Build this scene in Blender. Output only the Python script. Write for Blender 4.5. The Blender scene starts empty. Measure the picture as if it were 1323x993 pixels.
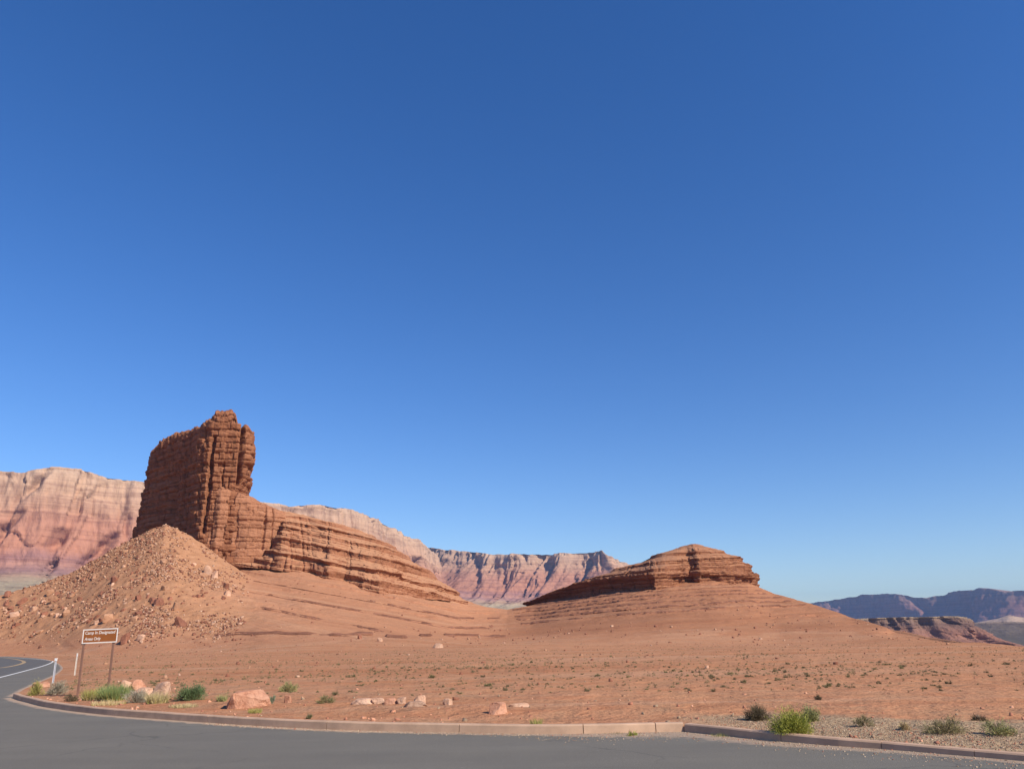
import bpy, bmesh, math, random
import numpy as np
from mathutils import Vector, Matrix

# ------------------------------------------------------------------ camera, sky, sun, exposure
SC = bpy.context.scene
COL = SC.collection
FPX, CX, CY = 1000.0, 661.5, 496.5            # focal length and centre in photo pixels (1323 x 993)
PITCH, ROLL, EYE = math.atan2(329.5, 1000.0), math.radians(1.0), 1.65
cam_d = bpy.data.cameras.new('camera')
cam = bpy.data.objects.new('camera', cam_d)
COL.objects.link(cam)
SC.camera = cam
cam_d.sensor_width = 36.0
cam_d.lens = FPX / 1323.0 * 36.0
cam_d.clip_start, cam_d.clip_end = 0.1, 40000.0
cam.matrix_world = (Matrix.Translation((0, 0, EYE)) @ Matrix.Rotation(math.pi / 2 + PITCH, 4, 'X')
                    @ Matrix.Rotation(-ROLL, 4, 'Z'))

SUN_AZ, SUN_EL = math.radians(38.0), math.radians(36.0)   # azimuth: from +X towards -Y
SUN_DIR = Vector((math.cos(SUN_EL) * math.cos(SUN_AZ), -math.cos(SUN_EL) * math.sin(SUN_AZ), math.sin(SUN_EL)))
world = bpy.data.worlds.new('World')
SC.world = world
world.use_nodes = True
wn = world.node_tree
for n in list(wn.nodes):
    wn.nodes.remove(n)
w_out = wn.nodes.new('ShaderNodeOutputWorld')
w_bg = wn.nodes.new('ShaderNodeBackground')
w_sky = wn.nodes.new('ShaderNodeTexSky')
w_hsv = wn.nodes.new('ShaderNodeHueSaturation')
w_sky.sky_type = 'NISHITA'
w_sky.sun_disc = False
w_sky.sun_elevation = SUN_EL
w_sky.sun_rotation = math.atan2(SUN_DIR.x, SUN_DIR.y)     # clockwise from +Y
w_sky.altitude = 1000.0
w_sky.air_density = 1.0
w_sky.dust_density = 0.05
w_sky.ozone_density = 2.0
w_hsv.inputs['Saturation'].default_value = 1.33
w_hsv.inputs['Hue'].default_value = 0.512
w_bg.inputs['Strength'].default_value = 0.114
wn.links.new(w_sky.outputs[0], w_hsv.inputs['Color'])
wn.links.new(w_hsv.outputs[0], w_bg.inputs['Color'])
wn.links.new(w_bg.outputs[0], w_out.inputs['Surface'])

sun_d = bpy.data.lights.new('sun', 'SUN')
sun_d.energy = 5.0
sun_d.angle = math.radians(0.5)
sun_d.color = (1.0, 0.90, 0.755)
sun = bpy.data.objects.new('sun', sun_d)
COL.objects.link(sun)
sun.rotation_euler = SUN_DIR.to_track_quat('Z', 'Y').to_euler()

SC.view_settings.view_transform = 'Standard'
SC.view_settings.look = 'None'
SC.view_settings.gamma = 1.0
SC.view_settings.exposure = 0.5
SC.view_settings.use_curve_mapping = False
SC.cycles.max_bounces = 5
SC.cycles.diffuse_bounces = 3
SC.cycles.volume_bounces = 0
SC.cycles.use_denoising = True

HAZE_DENSITY = 6.0e-5

# ------------------------------------------------------------------ helpers
rng = np.random.default_rng(7)
random.seed(7)
CM = np.array(cam.matrix_world.to_3x3())


def ray(px, py):
    """World direction of a photo pixel."""
    px, py = np.asarray(px, float), np.asarray(py, float)
    d = np.stack([(px - CX) / FPX, (CY - py) / FPX, -np.ones_like(px + py)], -1)
    return d @ CM.T


def at_depth(px, py, y):
    d = ray(px, py)
    t = y / d[..., 1]
    p = d * np.asarray(t)[..., None]
    p[..., 2] += EYE
    return p


def on_flat(px, py, z=0.0):
    d = ray(px, py)
    t = (z - EYE) / d[..., 2]
    p = d * np.asarray(t)[..., None]
    p[..., 2] += EYE
    return p


def _h(ix, iy, iz, seed):
    v = (ix.astype(np.int64) * 374761393 + iy.astype(np.int64) * 668265263 + iz.astype(np.int64) * 2147483647 + seed * 974711) & 0xFFFFFFFF
    v = ((v ^ (v >> 13)) * 1274126177) & 0xFFFFFFFF
    v = ((v ^ (v >> 16)) * 2246822519) & 0xFFFFFFFF
    return ((v ^ (v >> 15)) & 0xFFFFFF) / float(0xFFFFFF)


def noise2(x, y, seed=0):
    """Value noise, -1..1."""
    x, y = np.broadcast_arrays(np.asarray(x, float), np.asarray(y, float))
    x0, y0 = np.floor(x), np.floor(y)
    fx, fy = x - x0, y - y0
    fx = fx * fx * fx * (fx * (fx * 6 - 15) + 10)
    fy = fy * fy * fy * (fy * (fy * 6 - 15) + 10)
    z = np.zeros_like(x0)
    a = _h(x0, y0, z, seed); b = _h(x0 + 1, y0, z, seed)
    c = _h(x0, y0 + 1, z, seed); d = _h(x0 + 1, y0 + 1, z, seed)
    return 2 * ((a * (1 - fx) + b * fx) * (1 - fy) + (c * (1 - fx) + d * fx) * fy) - 1


def fbm(x, y, seed=0, oct=4, gain=0.5):
    s, a, n = 0.0, 1.0, 0.0
    for o in range(oct):
        c, sn = math.cos(0.6 * o + 0.3), math.sin(0.6 * o + 0.3)
        s = s + a * noise2((x * c - y * sn) * 2.03 ** o, (x * sn + y * c) * 2.03 ** o, seed + 31 * o)
        n += a
        a *= gain
    return s / n


def cell(i, j, seed):
    i, j = np.broadcast_arrays(np.asarray(i, float), np.asarray(j, float))
    return _h(np.floor(i), np.floor(j), np.zeros_like(i), seed)


def sstep(a, b, x):
    t = np.clip((x - a) / (b - a), 0, 1)
    return t * t * (3 - 2 * t)


def mesh_np(name, verts, quads, mats, parent=None, attrs=None, smooth=True, mat_idx=None):
    """One mesh object from numpy arrays."""
    verts = np.asarray(verts, np.float32).reshape(-1, 3)
    quads = np.asarray(quads, np.int32)
    k = quads.shape[1]
    me = bpy.data.meshes.new(name)
    me.vertices.add(len(verts))
    me.vertices.foreach_set('co', verts.ravel())
    me.loops.add(quads.size)
    me.loops.foreach_set('vertex_index', quads.ravel())
    me.polygons.add(len(quads))
    me.polygons.foreach_set('loop_start', np.arange(0, quads.size, k, dtype=np.int32))
    if smooth:
        me.polygons.foreach_set('use_smooth', np.ones(len(quads), bool))
    for m in (mats if isinstance(mats, (list, tuple)) else [mats]):
        me.materials.append(m)
    if mat_idx is not None:
        me.polygons.foreach_set('material_index', np.asarray(mat_idx, np.int32))
    for an, av in (attrs or {}).items():
        at = me.attributes.new(an, 'FLOAT', 'POINT')
        at.data.foreach_set('value', np.asarray(av, np.float32).ravel())
    me.update(calc_edges=True)
    me.validate()
    o = bpy.data.objects.new(name, me)
    COL.objects.link(o)
    if parent is not None:
        o.parent = parent
    return o


def grid_quads(nr, nc, wrap=False):
    r = np.arange(nr - 1)[:, None]
    c = np.arange(nc if wrap else nc - 1)[None, :]
    c2 = (c + 1) % nc
    return np.stack([r * nc + c, r * nc + c2, (r + 1) * nc + c2, (r + 1) * nc + c], -1).reshape(-1, 4)


def tag(o, label=None, cat=None, group=None, kind=None):
    if label: o['label'] = label
    if cat: o['category'] = cat
    if group: o['group'] = group
    if kind: o['kind'] = kind
    return o


def empty(name, loc, rz=0.0):
    o = bpy.data.objects.new(name, None)
    COL.objects.link(o)
    o.location = loc
    o.rotation_euler = (0, 0, rz)
    o.empty_display_size = 0.2
    return o


# ------------------------------------------------------------------ materials
class NT:
    def __init__(self, name, rough=0.9, spec=0.2):
        self.m = bpy.data.materials.new(name)
        self.m.use_nodes = True
        self.t = self.m.node_tree
        self.b = self.t.nodes['Principled BSDF']
        self.b.inputs['Roughness'].default_value = rough
        self.b.inputs['Specular IOR Level'].default_value = spec

    def n(self, typ, **kw):
        nd = self.t.nodes.new(typ)
        for k, v in kw.items():
            setattr(nd, k, v)
        return nd

    def l(self, a, b):
        self.t.links.new(a, b)

    def pos(self, scale=(1, 1, 1)):
        g = self.n('ShaderNodeNewGeometry')
        mp = self.n('ShaderNodeMapping')
        mp.inputs['Scale'].default_value = scale
        self.l(g.outputs['Position'], mp.inputs['Vector'])
        return mp.outputs[0]

    def obj(self, scale=(1, 1, 1)):
        g = self.n('ShaderNodeTexCoord')
        mp = self.n('ShaderNodeMapping')
        mp.inputs['Scale'].default_value = scale
        self.l(g.outputs['Object'], mp.inputs['Vector'])
        return mp.outputs[0]

    def noise(self, vec, scale, detail=4, rough=0.55, dist=0.0):
        nd = self.n('ShaderNodeTexNoise')
        nd.inputs['Scale'].default_value = scale
        nd.inputs['Detail'].default_value = detail
        nd.inputs['Roughness'].default_value = rough
        nd.inputs['Distortion'].default_value = dist
        self.l(vec, nd.inputs['Vector'])
        return nd.outputs['Fac']

    def ramp(self, fac, stops, interp='LINEAR'):
        nd = self.n('ShaderNodeValToRGB')
        cr = nd.color_ramp
        cr.interpolation = interp
        while len(cr.elements) < len(stops):
            cr.elements.new(0.5)
        for e, (p, c) in zip(cr.elements, stops):
            e.position = p
            e.color = (*c, 1.0) if len(c) == 3 else c
        self.l(fac, nd.inputs['Fac'])
        return nd.outputs['Color']

    def mix(self, fac, a, b, mode='MIX'):
        nd = self.n('ShaderNodeMix', data_type='RGBA', blend_type=mode)
        for v, s in ((fac, nd.inputs[0]), (a, nd.inputs[6]), (b, nd.inputs[7])):
            if isinstance(v, (int, float)):
                s.default_value = v
            elif isinstance(v, tuple):
                s.default_value = (*v, 1.0)
            else:
                self.l(v, s)
        return nd.outputs[2]

    def math(self, op, a, b=0.0, clamp=False):
        nd = self.n('ShaderNodeMath', operation=op, use_clamp=clamp)
        for v, s in ((a, nd.inputs[0]), (b, nd.inputs[1])):
            if isinstance(v, (int, float)):
                s.default_value = v
            else:
                self.l(v, s)
        return nd.outputs[0]

    def mapr(self, v, a, b, c=0.0, d=1.0):
        nd = self.n('ShaderNodeMapRange')
        nd.inputs[1].default_value, nd.inputs[2].default_value = a, b
        nd.inputs[3].default_value, nd.inputs[4].default_value = c, d
        self.l(v, nd.inputs[0])
        return nd.outputs[0]

    def attr(self, name):
        return self.n('ShaderNodeAttribute', attribute_name=name).outputs['Fac']

    def bump(self, h, strength=0.5, dist=0.1, prev=None):
        nd = self.n('ShaderNodeBump')
        nd.inputs['Strength'].default_value = strength
        nd.inputs['Distance'].default_value = dist
        self.l(h, nd.inputs['Height'])
        if prev is not None:
            self.l(prev, nd.inputs['Normal'])
        return nd.outputs[0]

    def done(self, color=None, normal=None):
        if color is not None:
            if isinstance(color, tuple):
                self.b.inputs['Base Color'].default_value = (*color, 1.0)
            else:
                self.l(color, self.b.inputs['Base Color'])
        if normal is not None:
            self.l(normal, self.b.inputs['Normal'])
        return self.m


def mat_terrain():
    t = NT('red_desert_soil', 1.0, 0.0)
    p = t.pos()
    big = t.noise(p, 0.035, 5, 0.6)
    mid = t.noise(p, 0.35, 6, 0.65)
    fine = t.noise(p, 3.0, 5, 0.7)
    grain = t.noise(p, 14.0, 3, 0.7)
    soil = t.ramp(big, [(0.3, (0.38, 0.175, 0.09)), (0.55, (0.43, 0.215, 0.118)), (0.75, (0.41, 0.222, 0.13))])
    soil = t.mix(t.mapr(mid, 0.35, 0.75), soil, (0.40, 0.185, 0.105))
    # bands of slightly different shale, following the beds
    sv = t.attr('strata')
    cmb = t.n('ShaderNodeCombineXYZ')
    t.l(sv, cmb.inputs[2])
    wash = t.noise(t.pos((0.02, 0.13, 0.2)), 1.0, 6, 0.65, 0.8)
    soil = t.mix(t.mapr(wash, 0.50, 0.64, 0.0, 0.7), soil, (0.45, 0.262, 0.168))
    soil = t.mix(t.mapr(wash, 0.34, 0.47, 0.55, 0.0), soil, (0.33, 0.135, 0.072))
    mott = t.noise(p, 0.8, 5, 0.75, 0.6)
    soil = t.mix(t.mapr(mott, 0.45, 0.68, 0.0, 0.75), soil, (0.34, 0.205, 0.125))
    soil = t.mix(t.mapr(mott, 0.30, 0.43, 0.7, 0.0), soil, (0.33, 0.135, 0.072))
    band = t.noise(cmb.outputs[0], 0.55, 5, 0.7)
    bandc = t.ramp(band, [(0.32, (0.31, 0.135, 0.075)), (0.43, (0.44, 0.215, 0.122)), (0.52, (0.36, 0.175, 0.102)), (0.63, (0.47, 0.265, 0.16)), (0.72, (0.37, 0.165, 0.092))])
    soil = t.mix(t.math('MULTIPLY', t.attr('bands'), 0.75), soil, bandc)
    soil = t.mix(t.math('MULTIPLY', t.attr('shale'), 0.8), soil, (0.70, 0.64, 0.62), 'MULTIPLY')
    thin = t.noise(cmb.outputs[0], 2.3, 3, 0.6)
    soil = t.mix(t.math('MULTIPLY', t.math('MULTIPLY', t.mapr(thin, 0.57, 0.66), t.attr('bands')), t.mapr(t.noise(t.pos((0.07, 0.07, 0.3)), 1.0, 5, 0.75), 0.42, 0.60)), soil, (0.24, 0.10, 0.056))
    rockc = t.ramp(t.noise(t.pos((0.25, 0.25, 2.2)), 0.9, 6, 0.7), [(0.28, (0.13, 0.05, 0.03)), (0.5, (0.27, 0.11, 0.062)), (0.7, (0.40, 0.18, 0.105))])  # ledge faces: dark varnished rock, whose tone also stands in for undercut shade
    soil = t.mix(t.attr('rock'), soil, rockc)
    talc = t.ramp(mid, [(0.3, (0.34, 0.168, 0.09)), (0.6, (0.40, 0.21, 0.118)), (0.8, (0.46, 0.265, 0.16))])
    soil = t.mix(t.attr('talus'), soil, talc)
    grav = t.ramp(t.noise(p, 22.0, 4, 0.75), [(0.3, (0.19, 0.13, 0.08)), (0.5, (0.33, 0.235, 0.15)), (0.7, (0.44, 0.33, 0.225))])
    soil = t.mix(t.attr('gravel'), soil, grav)
    soil = t.mix(0.55, soil, t.ramp(fine, [(0.25, (0.6, 0.56, 0.54)), (0.45, (1.0, 1.0, 1.0)), (0.8, (1.2, 1.17, 1.13))]), 'MULTIPLY')
    soil = t.mix(0.5, soil, t.ramp(grain, [(0.3, (0.65, 0.62, 0.6)), (0.5, (1, 1, 1))]), 'MULTIPLY')
    nb = t.bump(mid, 0.5, 0.8)
    nb = t.bump(fine, 0.6, 0.12, nb)
    nb = t.bump(grain, 0.5, 0.03, nb)
    return t.done(soil, nb)


def mat_rock(name, dark, midc, light, zs=1.3, stain=0.5, sand=0.0):
    t = NT(name, 0.9, 0.15)
    p = t.pos()
    lay = t.noise(t.pos((0.06, 0.06, zs)), 1.0, 6, 0.7)
    blot = t.noise(p, 0.25, 5, 0.6)
    fine = t.noise(p, 2.2, 6, 0.7)
    c = t.ramp(lay, [(0.3, dark), (0.46, midc), (0.6, light), (0.72, midc)])
    c = t.mix(t.mapr(blot, 0.35, 0.7, 0.0, 0.6), c, midc)
    # desert varnish running down the faces
    st = t.noise(t.pos((0.55, 0.55, 0.05)), 1.0, 5, 0.65)
    c = t.mix(t.mapr(st, 0.56, 0.72, 0.0, stain), c, tuple(x * 0.5 for x in dark))
    c = t.mix(0.5, c, t.ramp(fine, [(0.3, (0.6, 0.55, 0.53)), (0.6, (1, 1, 1))]), 'MULTIPLY')
    if sand:
        g = t.n('ShaderNodeNewGeometry')
        sx = t.n('ShaderNodeSeparateXYZ')
        t.l(g.outputs['True Normal'], sx.inputs[0])
        up = t.math('ADD', sx.outputs[2], t.math('MULTIPLY', t.math('SUBTRACT', blot, 0.5), 0.35))
        c = t.mix(t.mapr(up, 0.62, 0.80, 0.0, sand), c, (0.42, 0.215, 0.118))
    nb = t.bump(t.noise(t.pos((0.5, 0.5, 3.0)), 1.0, 6, 0.7), 0.7, 0.5)
    nb = t.bump(fine, 0.6, 0.15, nb)
    return t.done(c, nb)


def mat_cliff(name, stops, shale=(0.3, 0.2, 0.2)):
    t = NT(name, 0.95, 0.05)
    hf = t.attr('hf')
    wob = t.noise(t.pos((0.004, 0.004, 0.004)), 1.0, 5, 0.65)
    f = t.math('ADD', hf, t.math('MULTIPLY', t.math('SUBTRACT', wob, 0.5), 0.16))
    c = t.ramp(f, stops)
    streak = t.noise(t.pos((0.03, 0.03, 0.003)), 1.0, 6, 0.7)
    c = t.mix(0.55, c, t.ramp(streak, [(0.36, (0.52, 0.45, 0.46)), (0.5, (1, 1, 1)), (0.68, (1.2, 1.17, 1.14))]), 'MULTIPLY')
    lay = t.noise(t.pos((0.0015, 0.0015, 0.075)), 1.0, 6, 0.75)
    c = t.mix(0.5, c, t.ramp(lay, [(0.40, (0.58, 0.48, 0.49)), (0.49, (1, 1, 1)), (0.60, (1.15, 1.12, 1.1))]), 'MULTIPLY')
    nb = t.bump(t.noise(t.pos((0.03, 0.03, 0.008)), 1.0, 6, 0.7), 0.8, 14.0)
    return t.done(c, nb)


def mat_asphalt():
    t = NT('weathered_asphalt', 0.85, 0.3)
    p = t.pos()
    g = t.noise(p, 55.0, 3, 0.8)
    big = t.noise(p, 0.35, 5, 0.6)
    c = t.ramp(g, [(0.3, (0.09, 0.082, 0.067)), (0.55, (0.160, 0.146, 0.119)), (0.8, (0.32, 0.285, 0.225))])
    c = t.mix(0.6, c, t.ramp(big, [(0.3, (0.8, 0.8, 0.82)), (0.7, (1.08, 1.07, 1.05))]), 'MULTIPLY')
    st = t.noise(t.pos((0.12, 0.9, 1)), 1.0, 4, 0.6)
    c = t.mix(0.5, c, t.ramp(st, [(0.35, (0.82, 0.82, 0.82)), (0.65, (1.05, 1.05, 1.05))]), 'MULTIPLY')
    c = t.mix(t.mapr(t.attr('newer'), 0, 1, 0.0, 0.55), c, (0.075, 0.075, 0.078))
    sp = t.noise(p, 16.0, 2, 0.6)
    c = t.mix(t.mapr(sp, 0.66, 0.78, 0.0, 0.55), c, (0.33, 0.29, 0.24))
    c = t.mix(t.mapr(sp, 0.32, 0.22, 0.0, 0.5), c, (0.085, 0.08, 0.072))
    cr = t.n('ShaderNodeTexVoronoi', feature='DISTANCE_TO_EDGE')
    cr.inputs['Scale'].default_value = 0.33
    wv = t.n('ShaderNodeVectorMath', operation='ADD')
    nzv = t.n('ShaderNodeTexNoise'); nzv.inputs['Scale'].default_value = 1.2; nzv.inputs['Detail'].default_value = 5
    t.l(p, nzv.inputs['Vector']); t.l(p, wv.inputs[0]); t.l(nzv.outputs['Color'], wv.inputs[1]); t.l(wv.outputs[0], cr.inputs['Vector'])
    ck = t.math('MULTIPLY', t.mapr(cr.outputs['Distance'], 0.0, 0.012, 1.0, 0.0), t.mapr(t.noise(p, 0.22, 3), 0.5, 0.6))
    c = t.mix(t.math('MULTIPLY', ck, 0.6), c, (0.05, 0.048, 0.045))
    sand = t.math('ADD', t.attr('sand'), t.math('MULTIPLY', t.math('SUBTRACT', t.noise(p, 3.5, 6, 0.75), 0.5), 1.3))
    sm = t.mapr(sand, 0.38, 0.62)
    c = t.mix(t.math('MULTIPLY', sm, t.attr('sandmax')), c, t.ramp(g, [(0.3, (0.26, 0.17, 0.115)), (0.7, (0.50, 0.37, 0.26))]))
    nb = t.bump(g, 0.5, 0.008)
    return t.done(c, nb)


def mat_plain(name, col, rough=0.8, var=0.25, scale=6.0, obj=True, spec=0.3, bump=0.3, bdist=0.02):
    t = NT(name, rough, spec)
    p = t.obj() if obj else t.pos()
    nz = t.noise(p, scale, 6, 0.65)
    c = t.ramp(nz, [(0.3, tuple(x * (1 - var) for x in col)), (0.7, tuple(min(1, x * (1 + var)) for x in col))])
    return t.done(c, t.bump(nz, bump, bdist))


def mat_boulder(name, col, col2, scale=2.0):
    t = NT(name, 0.9, 0.15)
    p = t.obj()
    oi = t.n('ShaderNodeObjectInfo')
    nz = t.noise(p, scale, 6, 0.7)
    c = t.mix(t.mapr(nz, 0.3, 0.7), tuple(col), tuple(col2))
    c = t.mix(0.7, c, t.ramp(t.noise(p, scale * 4, 6, 0.75, 0.5), [(0.34, (0.55, 0.47, 0.44)), (0.5, (1, 1, 1)), (0.75, (1.12, 1.1, 1.08))]), 'MULTIPLY')
    c = t.mix(0.8, c, t.ramp(oi.outputs['Random'], [(0.0, (0.72, 0.68, 0.66)), (1.0, (1.15, 1.12, 1.1))]), 'MULTIPLY')
    nb = t.bump(t.noise(p, scale * 4, 7, 0.75), 0.8, 0.07)
    return t.done(c, nb)


def mat_leaf(name, col, col2, scale=7.0):
    t = NT(name, 0.7, 0.2)
    oi = t.n('ShaderNodeObjectInfo')
    nz = t.noise(t.obj(), scale, 4, 0.7)
    c = t.mix(t.mapr(nz, 0.3, 0.7), tuple(col), tuple(col2))
    c = t.mix(0.7, c, t.ramp(oi.outputs['Random'], [(0.0, (0.75, 0.8, 0.75)), (1.0, (1.15, 1.1, 1.05))]), 'MULTIPLY')
    return t.done(c)


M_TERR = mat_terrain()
M_BUTTE = mat_rock('butte_sandstone', (0.15, 0.055, 0.028), (0.255, 0.105, 0.053), (0.36, 0.165, 0.09))
M_CAP = mat_rock('ledge_sandstone', (0.125, 0.046, 0.026), (0.225, 0.093, 0.049), (0.31, 0.138, 0.074), stain=0.45, sand=0.6)
M_LEDGE = mat_rock('varnished_ledge_rock', (0.10, 0.04, 0.024), (0.20, 0.085, 0.048), (0.34, 0.155, 0.09), stain=0.6)
M_RIDGE = mat_rock('ridge_sandstone', (0.15, 0.058, 0.033), (0.29, 0.125, 0.068), (0.39, 0.185, 0.105), zs=1.0, stain=0.7, sand=0.9)
M_TIER = mat_rock('smooth_orange_sandstone', (0.23, 0.10, 0.055), (0.35, 0.16, 0.088), (0.42, 0.205, 0.12), zs=0.8, stain=0.7)
M_ASPH = mat_asphalt()
M_KERB = mat_plain('tinted_concrete', (0.45, 0.295, 0.20), 0.9, 0.18, 2.2, False, 0.2, 0.3, 0.01)
M_WHITE = mat_plain('white_road_paint', (0.72, 0.71, 0.68), 0.7, 0.12, 3.0, False)
M_YELLOW = mat_plain('faded_yellow_paint', (0.34, 0.24, 0.13), 0.8, 0.2, 3.0, False)

# ------------------------------------------------------------------ plan of the road and kerb
KERB_PX = [(16, 901), (24, 904.2), (37, 907.5), (54, 912), (75, 915.4), (100, 919), (147, 924), (208, 928.6), (267, 933), (336, 937.4),
           (421, 941.6), (500, 944), (593, 945.8), (700, 947.3), (780, 946.6), (848, 945), (884, 944.5)]
KERB2_PX = [(884, 944.6), (939, 950.3), (984, 955), (1080, 963), (1139, 967), (1230, 974.5), (1323, 982.5)]
K1 = on_flat(*np.array(KERB_PX, float).T)[:, :2]
K2 = on_flat(*np.array(KERB2_PX, float).T)[:, :2]
d2 = K2[-1] - K2[-2]
d2 /= np.linalg.norm(d2)
K2 = np.vstack([K2, K2[-1] + d2 * 1.5, K2[-1] + d2 * 4 + np.array([0.9, 0.2]), K2[-1] + d2 * 7 + np.array([3.5, 1.2])])
SHOULDER_PX = [(0.5, 847), (20, 848), (45, 849.6), (58, 851.4), (68, 853.6), (76, 857), (81, 862), (79, 866), (72, 871.5), (58, 878), (44, 884), (32, 889.5), (23, 895), (15, 899)]
SH = on_flat(*np.array(SHOULDER_PX, float).T)[:, :2]


def smooth_line(P, n=12):
    """Catmull-Rom through the points."""
    P = np.asarray(P, float)
    Q = np.vstack([2 * P[0] - P[1], P, 2 * P[-1] - P[-2]])
    out = []
    t = np.linspace(0, 1, n, endpoint=False)[:, None]
    for i in range(1, len(Q) - 2):
        a, b, c, d = Q[i - 1], Q[i], Q[i + 1], Q[i + 2]
        out.append(0.5 * (2 * b + (c - a) * t + (2 * a - 5 * b + 4 * c - d) * t ** 2 + (3 * b - a - 3 * c + d) * t ** 3))
    return np.vstack(out + [P[-1:]])


K1s, K2s, SHs = smooth_line(K1, 6), smooth_line(K2, 6), smooth_line(SH, 5)
ROAD = np.vstack([SHs, K1s, K2s, [[45, 4], [60, -60], [-80, -60], [-130, 40], [-175, 178], [-140, 176]]])


def seg_dist(x, y, P, closed=False):
    """Distance to a polyline, with segment index and parameter."""
    P = np.asarray(P, float)
    best = np.full(x.shape, 1e18)
    bi = np.zeros(x.shape, np.int32)
    bt = np.zeros(x.shape)
    n = len(P) if closed else len(P) - 1
    for i in range(n):
        a, b = P[i], P[(i + 1) % len(P)]
        d = b - a
        t = np.clip(((x - a[0]) * d[0] + (y - a[1]) * d[1]) / max(d @ d, 1e-12), 0, 1)
        q = (x - a[0] - t * d[0]) ** 2 + (y - a[1] - t * d[1]) ** 2
        m = q < best
        best[m] = q[m]; bi[m] = i; bt[m] = t[m]
    return np.sqrt(best), bi, bt


def inside(x, y, P):
    r = np.zeros(x.shape, bool)
    n = len(P)
    for i in range(n):
        (x0, y0), (x1, y1) = P[i], P[(i + 1) % n]
        c = ((y0 > y) != (y1 > y))
        with np.errstate(divide='ignore', invalid='ignore'):
            r ^= c & (x < (x1 - x0) * (y - y0) / (y1 - y0 + 1e-30) + x0)
    return r


def road_sd(x, y):
    """Signed distance to the asphalt's outline (negative on the asphalt)."""
    d, _, _ = seg_dist(x, y, ROAD, True)
    return np.where(inside(x, y, ROAD), -d, d)


# ------------------------------------------------------------------ terrain heights
def crest(pts):
    """Skyline points (px, py, depth) -> x, y, z."""
    a = np.array(pts, float)
    return at_depth(a[:, 0], a[:, 1], a[:, 2])


# the long ridge: px, py, depth, width of its near flank
RIDGE = np.array([(20, 800, 330, 40), (100, 735, 328, 42), (180, 690, 322, 60), (225, 692, 318, 95), (262, 700, 312, 130), (318, 712, 303, 160), (345, 714, 301, 175), (400, 719, 300, 182), (440, 729, 302, 185),
                  (480, 741, 305, 185), (505, 748, 309, 185), (522, 752, 312, 185), (560, 761, 320, 182), (585, 767, 328, 180), (602, 775, 335, 178), (630, 783.5, 342, 178), (655, 787, 350, 190), (690, 781, 366, 215), (740, 768, 360, 215),
                  (800, 755, 352, 215), (860, 746, 346, 210), (920, 744, 345, 205), (965, 751, 348, 205), (985, 760, 349, 205), (1000, 766, 346, 200), (1050, 780, 325, 190), (1100, 797, 288, 170), (1150, 812, 228, 130),
                  (1200, 822.3, 165, 80), (1250, 830.5, 112, 45), (1290, 835, 90, 30), (1340, 839, 74, 20), (1450, 846, 60, 15)], float)
RUBBLE = np.array([(-420, 835, 300, 40), (-140, 806, 262, 48), (-60, 786, 264, 52), (0, 769, 265, 56), (50, 754, 266, 66), (90, 740, 267, 80), (120, 724, 268, 92), (150, 706, 268, 98), (175, 694, 269, 102), (196, 683, 269, 104),
                   (214, 677, 269, 105), (228, 682, 268, 105), (262, 702, 267, 106), (290, 722, 265, 108), (320, 742, 262, 110), (360, 766, 256, 110), (420, 800, 246, 105), (480, 822, 236, 90), (540, 838, 226, 70)], float)
CR_A = crest(RIDGE[:, :3])
CR_T = crest(RUBBLE[:, :3])
SADDLE = math.atan2(CR_A[16, 0], CR_A[16, 1])
RIM = np.vstack([CR_A[25:-1, :2], [[60, 68], [90, 52], [160, 20]]])
LAYERS_S, LAYERS_O, LAYERS_W = [], [], []
_r = np.random.default_rng(11)
_s = -60.0
LAYERS_S.append(_s); LAYERS_O.append(_s); LAYERS_W.append(_s)
while _s < 120:
    p_ = _r.uniform(2.2, 6.0)
    c_ = min(_r.uniform(0.35, 0.75) * p_, 3.2)
    LAYERS_S += [_s + p_ - 0.10 * c_, _s + p_]
    LAYERS_O += [_s + p_ - c_, _s + p_]
    LAYERS_W += [_s + p_ - 0.55 * c_, _s + p_]      # the same beds, weathered soft
    _s += p_


def strata_offset(x):
    a = 0.19 * (x + 20.0)
    b = -0.055 * (x + 20.0)
    return np.where(x < -20, a, b)


def flank_table(C, T):
    az = np.arctan2(C[:, 0], C[:, 1])
    rc = np.hypot(C[:, 0], C[:, 1])
    a = np.linspace(az[0], az[-1], 1600)
    z = np.interp(a, az, C[:, 2])
    w = int(math.radians(5.0) / (a[1] - a[0]))
    ker = np.hanning(w + 2)[1:-1]; ker /= ker.sum()
    sm = lambda v, k=ker, n=w: np.convolve(np.pad(v, n, mode='edge'), k, 'same')[n:-n]
    w2 = max(3, w // 4)
    k2 = np.hanning(w2 + 2)[1:-1]; k2 /= k2.sum()
    return a, z, sm(z), sm(np.interp(a, az, rc), k2, w2), sm(np.interp(a, az, T[:, 3]), k2, w2)


FL_A, FL_T = flank_table(CR_A, RIDGE), flank_table(CR_T, RUBBLE)


def hill(az, r, FL, pf, pb, plain, kb):
    """Height above the plain of a ridge with concave flanks."""
    a, z, zs, rc, D = FL
    z, zs, rc, D = (np.interp(az, a, v) for v in (z, zs, rc, D))
    inr = sstep(a[0] - 0.02, a[0] + 0.02, az) * (1 - sstep(a[-1] - 0.02, a[-1] + 0.02, az))
    d = r - rc
    u = np.clip(1 - np.where(d < 0, -d / D, d / np.maximum(kb * D, 40.0)), 0, 1)
    zz = zs + (z - zs) * np.clip(u * 1.6 - 0.6, 0, 1)
    return np.maximum(zz - plain, 0) * u ** np.where(d < 0, pf, pb) * inr, u, np.abs(d)


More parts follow.
